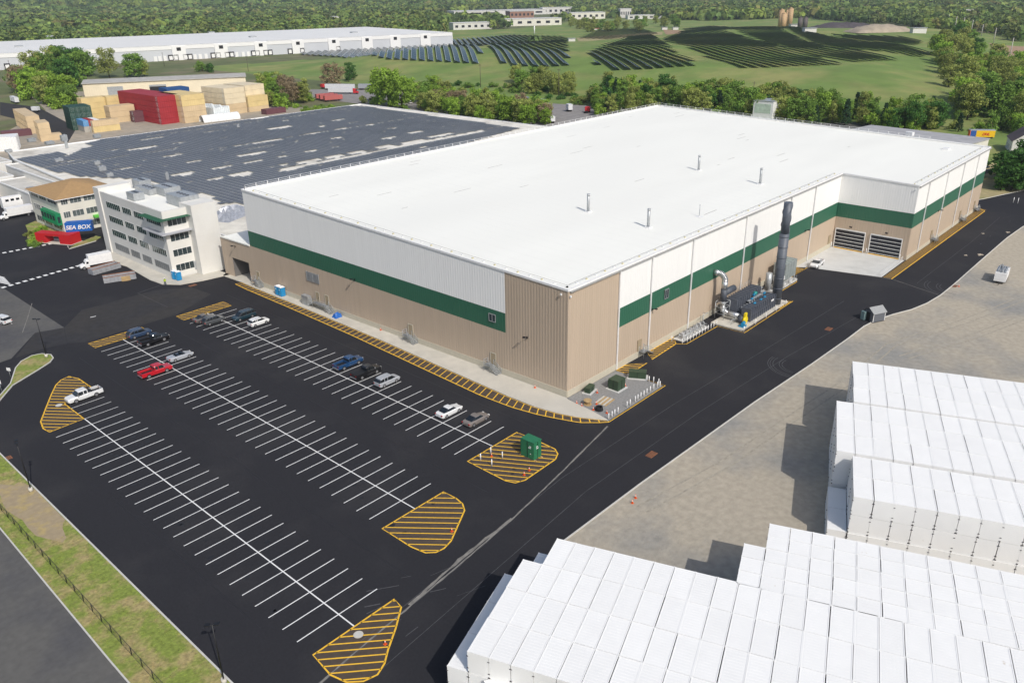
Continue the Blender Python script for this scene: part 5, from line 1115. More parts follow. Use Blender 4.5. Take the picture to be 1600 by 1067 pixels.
# coloured containers of the storage yard
ycol={k:plain('container '+k,c,.6,var=.10,scale=.3) for k,c in dict(red=(.33,.022,.03),tan=(.60,.46,.28),cream=(.70,.60,.42),yellow=(.66,.51,.24),green=(.015,.06,.04),maroon=(.13,.05,.06),blue=(.012,.07,.22),sky=(.12,.32,.60),grey=(.40,.38,.34),white=(.7,.7,.7)).items()}
ymats=list(ycol.values())+[cw]; yidx={k:i for i,k in enumerate(ycol)}
TH=2.92
def stack(u,v,ang,Lx,Ly,nx,nd,nz,cols,nm,right=False):
    """u,v: survey point of the front left (or right) bottom corner; x along ang, depth away"""
    g=Vector(G(u,v)); a=Vector((math.cos(R(ang)),math.sin(R(ang)))); b=Vector((-a.y,a.x))
    if right: g=g-a*(nx*(Lx+.06))
    for t in range(nz):
        cn=cols[t] if isinstance(cols,(list,tuple)) else cols
        for i in range(nx):
            for j in range(nd):
                cc=cn[i%len(cn)] if isinstance(cn,(list,tuple)) else cn
                p=g+a*((i+.5)*(Lx+.06))+b*((j+.5)*(Ly+.06)); z=t*TH
                if j==0 and CCNT[0]<330:
                    long_x=Lx>Ly; L,W=(Lx,Ly) if long_x else (Ly,Lx)
                    side_=(f', {ordn(i)} from the left' if nx>1 else '')
                    lab=f'{cc} container {"on the ground" if t==0 else ordn(t)+" tier up"} in the {nm}{side_}'
                    cont(f'y{cc}{L}{W}',L-.02,W-.02,ycol[cc],p.x,p.y,z,R(ang)+(0 if long_x else math.pi/2),lab,'coloured containers in the storage yard',pitch=.6,cast=False,H=TH-.03)
                else:
                    M=Matrix.Translation((p.x,p.y,z))@Matrix.Rotation(R(ang),4,'Z'); YST.box(-Lx/2,Lx/2,-Ly/2,Ly/2,.02,TH-.04,yidx[cc],M)
                    if i==0:
                        for q in range(int(Ly/.65)): y_=-Ly/2+.1+q*.65; YST.box(-Lx/2-.05,-Lx/2,y_,y_+.3,.15,TH-.2,yidx[cc],M)
stack(253,195.4,0,13.2,2.6,1,18,5,'red','big red stack')
stack(325,188.7,0,13.2,2.6,1,10,5,['tan','tan','tan','yellow','yellow'],'stack right of the red one',right=True)
stack(390,176,2,13.6,2.6,1,2,3,['tan','yellow','yellow'],'yellow stack at the right end')
stack(387,176,2,13.4,2.6,1,9,5,['tan','tan','cream','cream','cream'],'pale stack by the cream shed',right=True)
stack(417,170,4,13.4,2.6,1,8,5,'cream','rightmost pale stack',right=True)
stack(147.3,208,-4,13.2,2.6,1,1,2,['yellow','tan'],'low yellow office stack')
stack(211,192,-4,6.4,2.6,1,2,2,'maroon','small maroon stack')
stack(115,204.5,-8,2.6,13.2,4,1,4,'green','dark green stack')
stack(133,207.5,-6,2.6,13.2,3,1,2,[['grey','grey','white'],['sky','red','white']],'low mixed stack')
stack(214,188.5,-4,13.4,2.6,1,3,3,'tan','tan stack left of the red one',right=True)
stack(210,181,-4,13.4,2.6,1,3,4,'yellow','yellow stack behind the tan one',right=True)
stack(172.5,184,-6,13.4,2.6,1,3,4,'yellow','yellow stack behind the green one',right=True)
stack(65,222,-12,5.0,13.2,1,1,3,'tan','nearer tan stack at far left')
stack(76,220.5,-12,6.2,6.2,1,1,1,'tan','low step of the nearer tan stack')
stack(46.5,210,-10,6.0,13.2,1,3,3,'tan','farther tan stack at far left')
stack(417,180,2,13.2,2.6,1,2,1,'maroon','single maroon tier near the solar roof')
stack(4,216,-12,13.2,2.6,1,2,1,'maroon','flat maroon pair at the far left')
stack(302,176,-2,13.4,2.6,1,4,5,['tan','tan','tan','tan','blue'],'stack topped with dark blue',right=True)
if YST.v: o=YST.build('shipping_containers',ymats); tag(o,'the remaining containers packed behind and under the stack fronts','shipping container'); o['kind']='stuff'
print('containers',CCNT[0])
# door/letter marks on the green stack
x,y=G(318,192); t=thing('arch_shelter','white half round arch shelter shell at the edge of the solar roof','shelter',(x,y+2,0),R(-6)); mb=MB(); n=14
for i in range(n): a,b=math.pi*i/n,math.pi*(i+1)/n; mb.add([(0,-3.2*math.cos(a),3.6*math.sin(a)),(21,-3.2*math.cos(a),3.6*math.sin(a)),(21,-3.2*math.cos(b),3.6*math.sin(b)),(0,-3.2*math.cos(b),3.6*math.sin(b)),(0,-3.1*math.cos(a),3.5*math.sin(a)),(21,-3.1*math.cos(a),3.5*math.sin(a)),(21,-3.1*math.cos(b),3.5*math.sin(b)),(0,-3.1*math.cos(b),3.5*math.sin(b))],[(0,3,2,1),(4,5,6,7)],0,True)
mb.build('shell',whitem,t); mb=MB()
for k in range(6): 
    x_=.2+k*4.1
    for i in range(n): a,b=math.pi*i/n,math.pi*(i+1)/n; mb.tube((x_,-3.22*math.cos(a),3.62*math.sin(a)),(x_,-3.22*math.cos(b),3.62*math.sin(b)),.07,4)
mb.build('hoop',galv,t)
x,y=G(336,188); mb=MB()
for k in range(14):
    for q in range(9):
        h_=6.6-.12*((q*7+k*5)%4); mb.box(q*1.12,q*1.12+.98,k*2.1,k*2.1+1.9,0,h_,0); mb.box(q*1.12+.3,q*1.12+.6,k*2.1-.1,k*2.1,.2,h_-.2,0)
o=mb.build('panel_stacks',mat('bright white sheet',(.74,.78,.78),.5,var=.1,scale=.8),loc=(x,y,0),rot=R(2)); tag(o,'rows of white corrugated panel packs rising behind the arch shelter','panels'); o['kind']='stuff'
x,y=G(-6,238); t=thing('white_silo_block','ribbed white tank enclosure at the far left beside the low roofs','enclosure',(x,y,0),R(-22)); mb=MB(); corr(mb,(0,0),(9,0),0,6.8,6.0,pitch=1.2,d=.2);corr(mb,(9,0),(9,12),0,6.0,6.0,pitch=1.2,d=.2); mb.poly([(0,0),(9,0),(9,12),(0,12)],6.0); mb.build('wall',whitem,t)
# trailers, trucks in the yards
def trailer(u,v,ang,L,label,m,H=2.9,cab=None,W=2.5,z=None):
    x,y=G(u,v); t=thing('semi_trailer',label,'trailer',(x,y,0),R(ang),'semi trailers in the yards')
    mb=MB(); mb.box(0,L,0,W,1.1,1.1+H); 
    for k in range(int(L/.8)): mb.box(.1+k*.8,.16+k*.8,-.03,0,1.15,1.05+H)
    mb.build('trailer_body',m,t); MB().box(.2,L-.2,.4,W-.4,.8,1.1).build('chassis',black,t)
    for q in (1.2,2.4): 
        for s in (.15,W-.15): MB().tube((q,s-.15,.5),(q,s+.15,.5),.5,10).build('wheel',tireb,t)
    MB().box(L-2.4,L-2.2,.4,W-.4,0,.9).build('landing_leg',black,t)
    if cab: mb=MB(); mb.box(L+.3,L+2.2,.1,W-.1,.6,3.4); mb.box(L+2.2,L+3.4,.3,W-.3,.6,1.8); mb.box(L+.2,L+.3,.3,W-.3,3.4,3.7); mb.build('tractor_cab',cab,t); MB().box(L+2.2,L+2.24,.3,W-.3,2.0,3.1).build('windscreen',gl,t); MB().tube((L+2.6,.1,.5),(L+2.6,W-.1,.5),.5,10).build('wheel',tireb,t)
    return t
wt=plain('trailer white',(.66,.67,.68),.5); rt=plain('trailer red',(.55,.03,.035),.5); gt=plain('trailer green',(.03,.22,.10),.5); silv=plain('trailer silver',(.45,.47,.50),.4,metal=.3)
dr=lambda u0,v0,u1,v1: math.degrees(math.atan2(G(u1,v1)[1]-G(u0,v0)[1],G(u1,v1)[0]-G(u0,v0)[0]))
trailer(513,147,dr(513,147,559,147.5),18,'long white trailer with red tractor in the trailer yard',wt,cab=rt)
trailer(508,141,dr(513,147,559,147.5),22,'white trailer parked just behind the one with the red tractor',wt)
trailer(501,139,dr(501,139,510,140),3,'short red box at the left end of the white trailers',rt,H=2.2)
trailer(560,141,dr(513,147,559,147.5),12,'pale grey trailer right of the white pair',silv)
for k,(u,v) in enumerate([(495,157),(501,158.5),(508,160)]): trailer(u,v,dr(496,158,530,156)+12,12,ordn(k)+' red trailer roof from the left behind the hedge',plain('faded red',(.45,.12,.11),.6),H=2.6)
trailer(737,157,dr(737,157,752,159),7,'bright red trailer with white lettering standing alone',rt,H=3.4)
t=bpy.data.objects[[o.name for o in bpy.data.objects if o.get('label','').startswith('bright red trailer')][0]]; text('FedEx',2.1,whitem,t,(3.6,-.06,2.0),(R(90),0,0),bold=.04)
trailer(822,172,dr(822,172,872,180),17,'long silver trailer with red stripe in the right trailer yard',silv,H=3)
trailer(815,162,dr(822,172,872,180),22,'silver trailer farthest back in the right trailer yard',silv,H=3)
trailer(806,168,dr(822,172,872,180),14,'red topped trailer behind the bushes',rt,H=2.8)
trailer(806,176,dr(822,172,872,180),14,'green trailer partly hidden by bushes',gt,H=2.8)
trailer(884,174,dr(884,174,890,176),4,'white box body at the right end of the silver trailers',wt,H=3)
trailer(820,190,dr(820,190,834,193),6,'small white trailer among the bushes behind the roofs',wt,H=2.5); trailer(856,192,dr(856,192,864,195),4,'small pale trailer nearest the white warehouse roof',wt,H=2.5)
trailer(17,160,dr(17,160,50,173),14,'white semi trailer on the yard road at far left',wt); trailer(50,176,dr(50,176,60,176),4,'short white trailer at the end of the yard road',wt,H=2.2)
trailer(650,158,dr(650,158,660,158),7,'white truck body half hidden behind the big trees',wt,cab=wt)
x,y=G(918,176); t=thing('tractor_unit','small red tractor unit near the edge of the trees','truck',(x,y,0),.4); mb=MB(); mb.box(-1.5,1,-1.2,1.2,.8,3.2); mb.box(1,2.4,-1,1,.8,1.9); mb.build('cab',rt,t); MB().box(-4.5,-1.5,-.6,.6,.8,1.1).build('chassis',black,t); 
for q in (-3.6,1.5): MB().tube((q,-1.2,.5),(q,1.2,.5),.5,10).build('wheel',tireb,t)
for k,(u,v) in enumerate([(708,157),(675,160),(640,162),(690,167)]):
    x,y=G(u,v); vehicle('van','parked_van',cp('white',(.74,.75,.75)),x,y,.6*k,['white van left of the red lettered trailer','white van between the trees of the trailer yard','white van under the big bright trees','white van in front of the others by the trees'][k],'van','white vans in the trailer yard')
# yellow trailer with red lettering
a=G(1514,216.5);b=G(1557,217); t=thing('semi_trailer','yellow trailer with red lettering and a blue panel beyond the warehouse','trailer',(a[0],a[1],0),math.atan2(b[1]-a[1],b[0]-a[0])); L=math.dist(a,b)
MB().box(2.6,L-1,0,2.5,.6,3.4).build('trailer_body',plain('trailer yellow',(.80,.48,.01),.5),t); MB().box(.2,2.6,0,2.5,.6,3.4).build('blue_panel',plain('panel blue',(.02,.09,.35),.5),t); MB().box(0,L-.8,0,2.5,3.4,3.7).build('roof',silv,t); MB().box(0,.2,0,2.5,.6,3.4).build('rear_door',orange,t)
text('DHL',1.5,plain('lettering red',(.55,.02,.02),.5),t,(L*.58,-.05,1.4),(R(90),0,0),shear=.3,bold=.05); mb=MB()
for q in (1,2.2,L-2): mb.tube((q,0,.4),(q,2.5,.4),.4,8)
mb.build('wheel',tireb,t)
# white box building
a=G(1175,187);t=thing('white_building','tall plain white box building behind the warehouse roof','building',(a[0],a[1],0),math.atan2(G(1210,190)[1]-a[1],G(1210,190)[0]-a[0])); mb=MB(); mb.box(0,10.5,0,11,0,9.4); mb.build('wall',whitem,t); mb=MB(); mb.box(.8,9.4,-.06,0,3.6,8.2); mb.build('faded_panel',plain('faded green panel',(.50,.60,.50),.7,var=.2,scale=.6),t); mb=MB(); mb.box(-.15,10.65,-.15,11.15,9.4,9.7); mb.build('roof',galv,t)
# houses and far roadside buildings on the right
def house(x,y,rot,w,d,h,rm,label,wm=offw):
    t=thing('house',label,'house',(x,y,0),rot); mb=MB(); mb.box(-w/2,w/2,-d/2,d/2,0,h); mb.add([(-w/2,-d/2,h),(-w/2,d/2,h),(-w/2,0,h+d*.38)],[(0,2,1)]); mb.add([(w/2,-d/2,h),(w/2,d/2,h),(w/2,0,h+d*.38)],[(0,1,2)]); mb.build('wall',wm,t)
    mb=MB(); e=.5; mb.add([(-w/2-e,-d/2-e,h-.3),(w/2+e,-d/2-e,h-.3),(w/2+e,0,h+d*.38+.05),(-w/2-e,0,h+d*.38+.05),(w/2+e,d/2+e,h-.3),(-w/2-e,d/2+e,h-.3)],[(0,1,2,3),(3,2,4,5)]); r_=mb.build('roof',rm,t); MB().box(-.4,.4,-.4,.4,h+d*.2,h+d*.38+1.2).build('chimney',ycol['maroon'],r_)
    for s in (-1,1):
        for k in (-.3,.1,.35): win(t,1,s*d/2,w*k-.6,w*k+.6,1.2,2.6,2,s)
    return t
x,y=G(1570,243); dk=plain('dark shingles',(.10,.075,.08),.9,var=.15); house(x+14,y-3,R(20),14,10,5,dk,'house with dark brown gable roof behind the big tree'); x,y=G(1597,238); house(x+6,y-6,R(-10),12,9,4.5,plain('red brown shingles',(.20,.10,.08),.9),'house with reddish roof at the right edge')
t=thing('roadside_building','flat grey roofed roadside building beyond the far corner of the warehouse','building',(262,32,0),R(-8)); mb=MB(); mb.box(0,22,-26,24,0,5.0); mb.build('wall',cream,t); mb=MB(); mb.box(-.3,22.3,-26.3,24.3,5.0,5.4); mb.build('roof',mat('grey flat roof',(.36,.36,.37),.9,var=.15,scale=.3),t); mb=MB(); mb.box(6,8,-2,1,5.4,6.8); mb.build('rooftop_unit',whitem,t)
t=thing('porch_building','low pale building with dark eave under the big right tree','building',(217,2,0),R(-12)); mb=MB(); mb.box(0,14,-7,0,0,3.2); mb.build('wall',offw,t); mb=MB(); mb.box(-1,15,-8.5,1,3.2,3.6); mb.build('roof',mat('grey flat roof',(.36,.36,.37),.9),t); win(t,1,-7,3,6,1,2.4,2,-1)
mb=MB(); mb.box(0,60,-.5,.5,0,1.3); o=mb.build('retaining_wall',mat('dark block wall',(.10,.10,.11),.9,var=.2,scale=1),loc=(204,2.6,0),rot=R(-18)); tag(o,'low dark retaining wall below the big right tree','wall')
# ---- far industrial buildings beyond the mound
def farb(u,v,w,d,h,ang,label,wm,rm,nw=6):
    x,y,z=GT(u,v); t=thing('industrial_building',label,'building',(x,y,z-.2),R(ang)); h*=1.35; MB().box(-w/2,w/2,-d/2,d/2,0,h).build('wall',wm,t); MB().box(-w/2-.5,w/2+.5,-d/2-.5,d/2+.5,h,h+1).build('roof',rm,t)
    for k in range(nw): q=-w/2+w*(k+.3)/nw; MB().box(q,q+w/nw*.45,-d/2-.2,-d/2,h*.35,h*.7).build('window',dark,t)
frf=plain('far pale roof',(.55,.55,.54),.8); brickm=plain('far brick',(.30,.17,.12),.9); fw=plain('far white wall',(.62,.61,.58),.8)
for a in [(775,24,260,90,9,-30,'long pale roofed factory at the top centre',fw,frf),(812,28,60,50,11,-35,'reddish brick block beside the long factory',brickm,frf),(830,40,110,40,9,-35,'cream low block with pale roof right of centre top',cream,frf),(735,46,70,30,8,-30,'white shed half behind trees at top centre',fw,frf),(870,22,90,40,12,-38,'white hall behind trees at the top',fw,frf),(915,30,80,40,10,-38,'pale hall right of the white hall at the top',cream,frf),(975,28,26,24,14,-38,'small tall white house among the far trees',fw,frf),(1010,30,90,20,6,-40,'low white row of sheds among the far trees',fw,frf),(522,33,60,30,7,-25,'cream building among trees above the white warehouse',cream,frf),(1512,24,60,30,8,-45,'grey roofed building among the trees at upper right',fw,frf),(1590,20,80,30,8,-45,'pale roofed building at the top right corner',fw,brickm),(1340,32,60,20,6,-42,'low grey roof among far trees right of the silos',fw,frf)]: farb(*a)
# silos, spoil heaps and small sheds on the mound
sil=plain('silo tan',(.48,.32,.17),.7,var=.15,scale=.05); sid=plain('silo dark',(.10,.085,.08),.7)
def silo(u,v,r,h,m,label):
    x,y,z=GT(u,v); t=thing('silo',label,'silo',(x,y,z),0,'silos on the far side of the mound'); mb=MB(); mb.tube((0,0,1),(0,0,h),r,16); mb.tube((0,0,h),(0,0,h+r*.5),r,16,0,r2=r*.2); mb.build('shell',m,t); mb=MB()
    for k in range(4): a=k*math.pi/2; mb.tube((r*.8*math.cos(a),r*.8*math.sin(a),-1),(r*.8*math.cos(a),r*.8*math.sin(a),1.2),.3,5)
    mb.build('leg',dgrey,t)
for k,(u,v,r,h,m) in enumerate([(1219,45,4.2,27,sil),(1223,47,4.2,23,sil),(1228,43,2.4,26,sil),(1233,43,4.2,28,sil),(1249,47,3.6,17,sid),(1257,47,3.6,17,sid)]): silo(u,v,r,h,m,['leftmost tall tan silo','shorter tan silo in front of the left one','narrow tan silo in the middle','rightmost tall tan silo','left dark silo','right dark silo'][k]+' of the group at the top right')
def shedb(u,v,w,d,h,label,m=fw,r=galv): x,y,z=GT(u,v); t=thing('equipment_shed',label,'shed',(x,y,z),R(-40)); MB().box(-w/2,w/2,-d/2,d/2,-1,h).build('wall',m,t); MB().box(-w/2-.6,w/2+.6,-d/2-.6,d/2+.6,h,h+.5).build('roof',r,t)
for a in [(893,65,9,5,3.4,'white equipment cabin between the two middle solar fields'),(1038,47,9,5,3.6,'left of two white cabins on the crest'),(1055,47,9,5,3.6,'right of two white cabins on the crest'),(1240,46,14,8,7,'white shed between the tan and dark silos'),(1264,52,14,7,5,'white cabin in front of the dark silos'),(1434,52,16,6,5,'long grey box at the right end of the crest'),(1317,41,14,4,3,'white roofed box on the dark spoil heap'),(935,47,16,5,2,'flat red roofed shelter on the crest')]: shedb(*a) if 'red' not in a[5] else shedb(*a,m=fw,r=rt)
x,y,z=GT(835,54); t=thing('vent_mast','pale pole standing alone on the grassy slope','mast',(x,y,z)); MB().tube((0,0,0),(0,0,12),.9,8).build('mast',whitem,t)
def heap(u,v,w,d,h,m,label):
    x,y,z=GT(u,v); mb=MB(); n=16; rr=random.Random(int(u))
    for i in range(n+1):
        for j in range(n+1): s,q=i/n*2-1,j/n*2-1; mb.v.append((s*w/2,q*d/2,-1+max(0,(1-s*s)*(1-q*q))**.6*h*rr.uniform(.75,1.1)+.9))
    mb.f=[(i*(n+1)+j,(i+1)*(n+1)+j,(i+1)*(n+1)+j+1,i*(n+1)+j+1) for i in range(n) for j in range(n)]; mb.m=[0]*len(mb.f); mb.sm=[True]*len(mb.f)
    tag(mb.build('spoil_heap',m,loc=(x,y,z),rot=R(-42)),label,'spoil heap','spoil heaps at the top of the mound')
heap(1318,48,110,50,11,mat('dark spoil',(.07,.06,.065),.95,var=.3,scale=.1),'dark spoil heap right of the silos'); heap(1374,50,70,40,8,mat('pale spoil',(.38,.32,.24),.95,var=.25,scale=.1),'pale gravel heap right of the dark heap')
for k,(u,v,h) in enumerate([(1577,92,17.5),(1552,68,15.5),(1533,57,13),(1517,52,16),(1503,52,17),(1491,50,19),(1480,42,18)]):
    x,y,z=GT(u,v); t=thing('power_pole',['nearest','second','third','fourth','fifth','sixth','farthest'][k]+' pale power pole of the line at upper right','power pole',(x,y,T(x,y)),R(20),'pale power poles at upper right'); MB().tube((0,0,0),(0,0,h),.5,6,0,r2=.3).build('pole',mat('pale pole',(.5,.48,.45),.8),t); MB().box(-.2,.2,-2.2,2.2,h-1.6,h-1.2).build('crossarm',bark,t)
for k,(u,v,h,lab) in enumerate([(257,104,13,'thin wooden pole against the white warehouse, left'),(388,112,13,'thin wooden pole against the white warehouse, right'),(18,116,12,'thin wooden pole at the left end of the white warehouse'),(751,137,16,'thin pole on the slope above the red trailer'),(873,154,18,'thin pole by the hedge right of the silver trailers'),(1174,175,16,'thin pole left of the white box building')]):
    x,y=G(u,v); t=thing('utility_pole',lab,'utility pole',(x,y,0),.3,'wooden utility poles'); MB().tube((0,0,0),(0,0,h),.22,6,0,r2=.14).build('pole',bark,t); MB().box(-.1,.1,-1.2,1.2,h-1,h-.8).build('crossarm',bark,t)
# ================================================================= SOLAR FIELDS ON THE MOUND
fieldP=[[(462,84),(520,77),(610,68),(705,64),(758,72),(750,98),(690,95),(600,91),(530,88)],[(764,72),(800,66),(884,64),(889,100),(850,103),(792,100),(766,84)],[(660,66),(800,53),(880,56),(895,62),(760,69)],
 [(921,80),(945,70),(1010,61),(1042,68),(1060,82),(1095,100),(1010,106),(950,108),(930,96)],[(905,59),(935,47),(1000,44),(1028,52),(950,60)],
 [(1035,61),(1090,55),(1180,62),(1240,80),(1322,98),(1200,103),(1150,104),(1110,88)],[(1120,54),(1090,45),(1190,50),(1290,72),(1412,92),(1330,95),(1240,77)],[(1200,49),(1300,58),(1456,82),(1440,88),(1300,73)],[(1300,54),(1400,57),(1442,64),(1430,69),(1330,61)],[(1060,46),(1110,41),(1210,46),(1180,49)]]
pvm=mat('field solar glass',(.010,.026,.030),.25,var=.3,scale=.1,spec=.5); pvf=mat('field solar frame',(.42,.48,.50),.6)
dd=Vector((math.cos(R(48)),math.sin(R(48)))); nn=Vector((dd.y,-dd.x)); rows=[]
for fi,P in enumerate(fieldP):
    Wp=[Vector(GT(*p,1.5)[:2]) for p in P]; ks=[p.dot(nn) for p in Wp]; k=math.ceil(min(ks)/7.4)*7.4
    while k<max(ks):
        ts=[]
        for i in range(len(Wp)):
            a=Wp[i];b=Wp[(i+1)%len(Wp)]; da=a.dot(nn)-k;db=b.dot(nn)-k
            if da*db<0: q=a+(b-a)*(da/(da-db)); ts.append(q.dot(dd))
        ts.sort()
        for u0,u1 in zip(ts[::2],ts[1::2]):
            if u1-u0>14: rows.append((fi,k,u0,u1))
        k+=7.4
print('solar rows',len(rows))
fname=['leftmost solar field','second solar field from the left','narrow solar field behind the left ones','central solar field','small solar field on the crest','large right solar field','long middle right solar field','far right solar field','small far right solar field','thin crest solar strip']
cnt={}
for fi,k,u0,u1 in rows:
    n=max(1,int((u1-u0)/9)); mb=MB()
    for i in range(n):
        s0=u0+(u1-u0)*i/n+.15; s1=u0+(u1-u0)*(i+1)/n-.15; c=nn*k
        a=c+dd*s0;b=c+dd*s1; za=T(a.x,a.y);zb=T(b.x,b.y); lo=nn*2.25; 
        V_=[(a.x+lo.x,a.y+lo.y,za+.7),(b.x+lo.x,b.y+lo.y,zb+.7),(b.x-lo.x,b.y-lo.y,zb+2.4),(a.x-lo.x,a.y-lo.y,za+2.4)]
        mb.add(V_,[(0,1,2,3)],0); mb.add([(x,y,z-.09) for x,y,z in V_],[(3,2,1,0)],1); mb.add([(x+nn.x*.02,y+nn.y*.02,z+.02) for x,y,z in V_[:2]]+[(x+nn.x*.25,y+nn.y*.25,z-.10) for x,y,z in V_[1::-1]],[(0,3,2,1)],1); mb.add([(x,y,z+.03) for x,y,z in V_[2:]]+[(x+nn.x*.3,y+nn.y*.3,z-.09) for x,y,z in V_[:1:-1]],[(0,1,2,3)],1)
        m_=(a+b)/2; mb.tube((m_.x,m_.y,(za+zb)/2-.3),(m_.x,m_.y,(za+zb)/2+1.5),.1,4,1)
    o=mb.build('solar_table',[pvm,pvf]); i=cnt.get(fi,0); cnt[fi]=i+1; tag(o,f'{ordn(i)} long solar table from the left in the {fname[fi]}','solar table','rows of solar tables on the mound')
# ================================================================= TREES
def crown_mesh(name,kind,seed,m):
    g=np.random.default_rng(seed); V=[];F=[]
    def clump(c,r,n,size,squash=.8):
        d=g.normal(size=(n,3)); d/=np.linalg.norm(d,axis=1)[:,None]; rr=r*g.uniform(.55,1.05,size=(n,1)); p=c+d*rr*np.array([1,1,squash])
        nr=d+g.normal(scale=.55,size=(n,3)); nr/=np.linalg.norm(nr,axis=1)[:,None]
        t=np.cross(nr,g.normal(size=(n,3))); t/=np.linalg.norm(t,axis=1)[:,None]; b=np.cross(nr,t); s=size*g.uniform(.6,1.3,size=(n,1))
        o=len(V)*1; base_=sum(len(a) for a in V); q=np.stack([p-t*s-b*s*.6,p+t*s-b*s*.6,p+t*s+b*s*.6,p-t*s+b*s*.6],1).reshape(-1,3); V.append(q)
        F.append(np.arange(base_,base_+4*n).reshape(-1,4))
    # unit tree: height 10 m
    if kind=='round':
        for i in range(44):
            a=g.uniform(0,6.28); z=g.uniform(1.0,8.8); env=3.9*math.sqrt(max(.05,1-((z-4.9)/5.0)**2)); r=env*g.uniform(.25,.95); clump(np.array([r*math.cos(a),r*math.sin(a),z]),g.uniform(.8,1.5),46,.24)
        clump(np.array([0,0,5]),3.0,180,.3,1.2)
    elif kind=='tall':
        for i in range(30):
            a=g.uniform(0,6.28); z=g.uniform(.9,9.2); env=2.6*math.sqrt(max(.05,1-((z-4.9)/5.1)**2)); r=env*g.uniform(.2,1); clump(np.array([r*math.cos(a),r*math.sin(a),z]),g.uniform(.7,1.2),44,.22)
        clump(np.array([0,0,5.5]),1.9,120,.28,1.5)
    elif kind=='conifer':
        for i in range(34):
            z=.9+8.6*i/34; env=2.5*(1-z/10.2)+.15
            for j in range(4): a=g.uniform(0,6.28); clump(np.array([env*.7*math.cos(a),env*.7*math.sin(a),z]),.35+env*.25,11,.2,.5)
    elif kind=='bush':
        for i in range(16):
            a=g.uniform(0,6.28); r=g.uniform(0,4.2); z=g.uniform(1.2,5.2)*(1-r/9); clump(np.array([r*math.cos(a),r*math.sin(a),z]),g.uniform(1.2,2.0),52,.33)
    elif kind=='bare':
        for i in range(40):
            a=g.uniform(0,6.28); z=g.uniform(1.4,9.2); env=3.8*math.sqrt(max(.05,1-((z-5.3)/4.8)**2)); r=env*g.uniform(.5,1); clump(np.array([r*math.cos(a),r*math.sin(a),z]),g.uniform(.8,1.4),60,.19)
        clump(np.array([0,0,5.2]),3.0,420,.22)
    V=np.concatenate(V);F=np.concatenate(F); me=bpy.data.meshes.new(name); me.vertices.add(len(V)); me.vertices.foreach_set('co',V.ravel()); me.loops.add(F.size); me.loops.foreach_set('vertex_index',F.ravel().astype(np.int32)); me.polygons.add(len(F)); me.polygons.foreach_set('loop_start',np.arange(0,F.size,4,dtype=np.int32)); me.update(calc_edges=True); me.materials.append(m); return me
lm=dict(bright=leafmat('leaf fresh green',(.26,.40,.055)),mid=leafmat('leaf mid green',(.18,.30,.055)),deep=leafmat('leaf deep green',(.075,.175,.035)),olive=leafmat('leaf olive',(.30,.345,.09)),bud=leafmat('leaf budding brown',(.30,.235,.14)),dark=leafmat('leaf conifer',(.035,.080,.035)))
def trunk(kind,seed):
    rr=random.Random(seed); mb=MB(); h={'conifer':9.3,'bush':2.5}.get(kind,6.5); mb.tube((0,0,-.5),(rr.uniform(-.2,.2),rr.uniform(-.2,.2),h),.26,7,0,r2=.07)
    if kind!='conifer':
        for i in range(9 if kind=='bare' else 6): a=rr.uniform(0,6.28); z=rr.uniform(.25,.8)*h; l=rr.uniform(1.6,3.0); mb.tube((0,0,z),(l*math.cos(a),l*math.sin(a),z+l*.8),.10,5,0,r2=.03)
    return mb
PROT={}
def proto(kind,col,seed):
    k=(kind,col,seed)
    if k not in PROT:
        t=bpy.data.objects.new('tree',None); COL.objects.link(t); c=bpy.data.objects.new('crown',crown_mesh('crown',kind,seed,lm[col])); COL.objects.link(c); c.parent=t
        tr=trunk(kind,seed).build('trunk',bark,t); PROT[k]=[t,False]
    return PROT[k]
NM={'round':'broadleaf_tree','tall':'tall_tree','conifer':'conifer_tree','bush':'bush','bare':'budding_tree'}
CW_={'bright':'bright green','mid':'mid green','deep':'deep green','olive':'olive green','bud':'brown budding','dark':'dark'}
KW={'round':'rounded tree','tall':'narrow tree','conifer':'conifer','bush':'bush','bare':'thin tree'}
rt_=random.Random(77); BELT={}
def tree(kind,col,x,y,h,belt,wid=1.0,z=None):
    p=proto(kind,col,rt_.randrange(1,4)); z=T(x,y) if z is None else z
    if not p[1]: p[1]=True; t=p[0]
    else: t=copy_tree(p[0])
    hh={'bush':5.6}.get(kind,10.2); s=h/hh; w=s*wid*rt_.uniform(.9,1.15); t.location=(x,y,z-.1); t.rotation_euler=(0,0,rt_.uniform(0,6.28)); t.scale=(w,w*rt_.uniform(.88,1.12),s); t.name=NM[kind]
    BELT.setdefault((belt,kind,col),[]).append((PX(x,y,z)[0],t))
def belt(name,n,uv,hr,mix,bush=0.0,wid=1.0,bad=None):
    """uv: polygon in photo survey points on the ground"""
    us=[p[0] for p in uv];vs=[p[1] for p in uv]; k=0;tries=0; pts=[]
    while k<n and tries<6000:
        tries+=1; u=rt_.uniform(min(us),max(us));v=rt_.uniform(min(vs),max(vs))
        if not inpoly((u,v),uv): continue
        x,y,z=GT(u,v)
        if 0<x<183 and -20<y<287: continue
        h=rt_.uniform(*hr); 
        if any(math.hypot(x-a,y-b)<.17*(h+hh)*wid for a,b,hh in pts): continue
        if bad and bad(u,v): continue
        kind,col=rt_.choice(mix); 
        if kind=='bush': h*=.5
        pts.append((x,y,h)); tree(kind,col,x,y,h,name,wid,z); k+=1
mixA=[('round','bright'),('bush','bright'),('round','bright'),('round','mid'),('tall','mid'),('round','olive'),('bush','bright'),('bare','bud'),('tall','olive'),('round','bright'),('bush','mid')]
mixD=[('round','mid'),('tall','mid'),('conifer','dark'),('bush','bright'),('round','olive'),('tall','olive'),('round','bright'),('bare','olive'),('round','deep'),('bush','olive'),('bush','mid')]
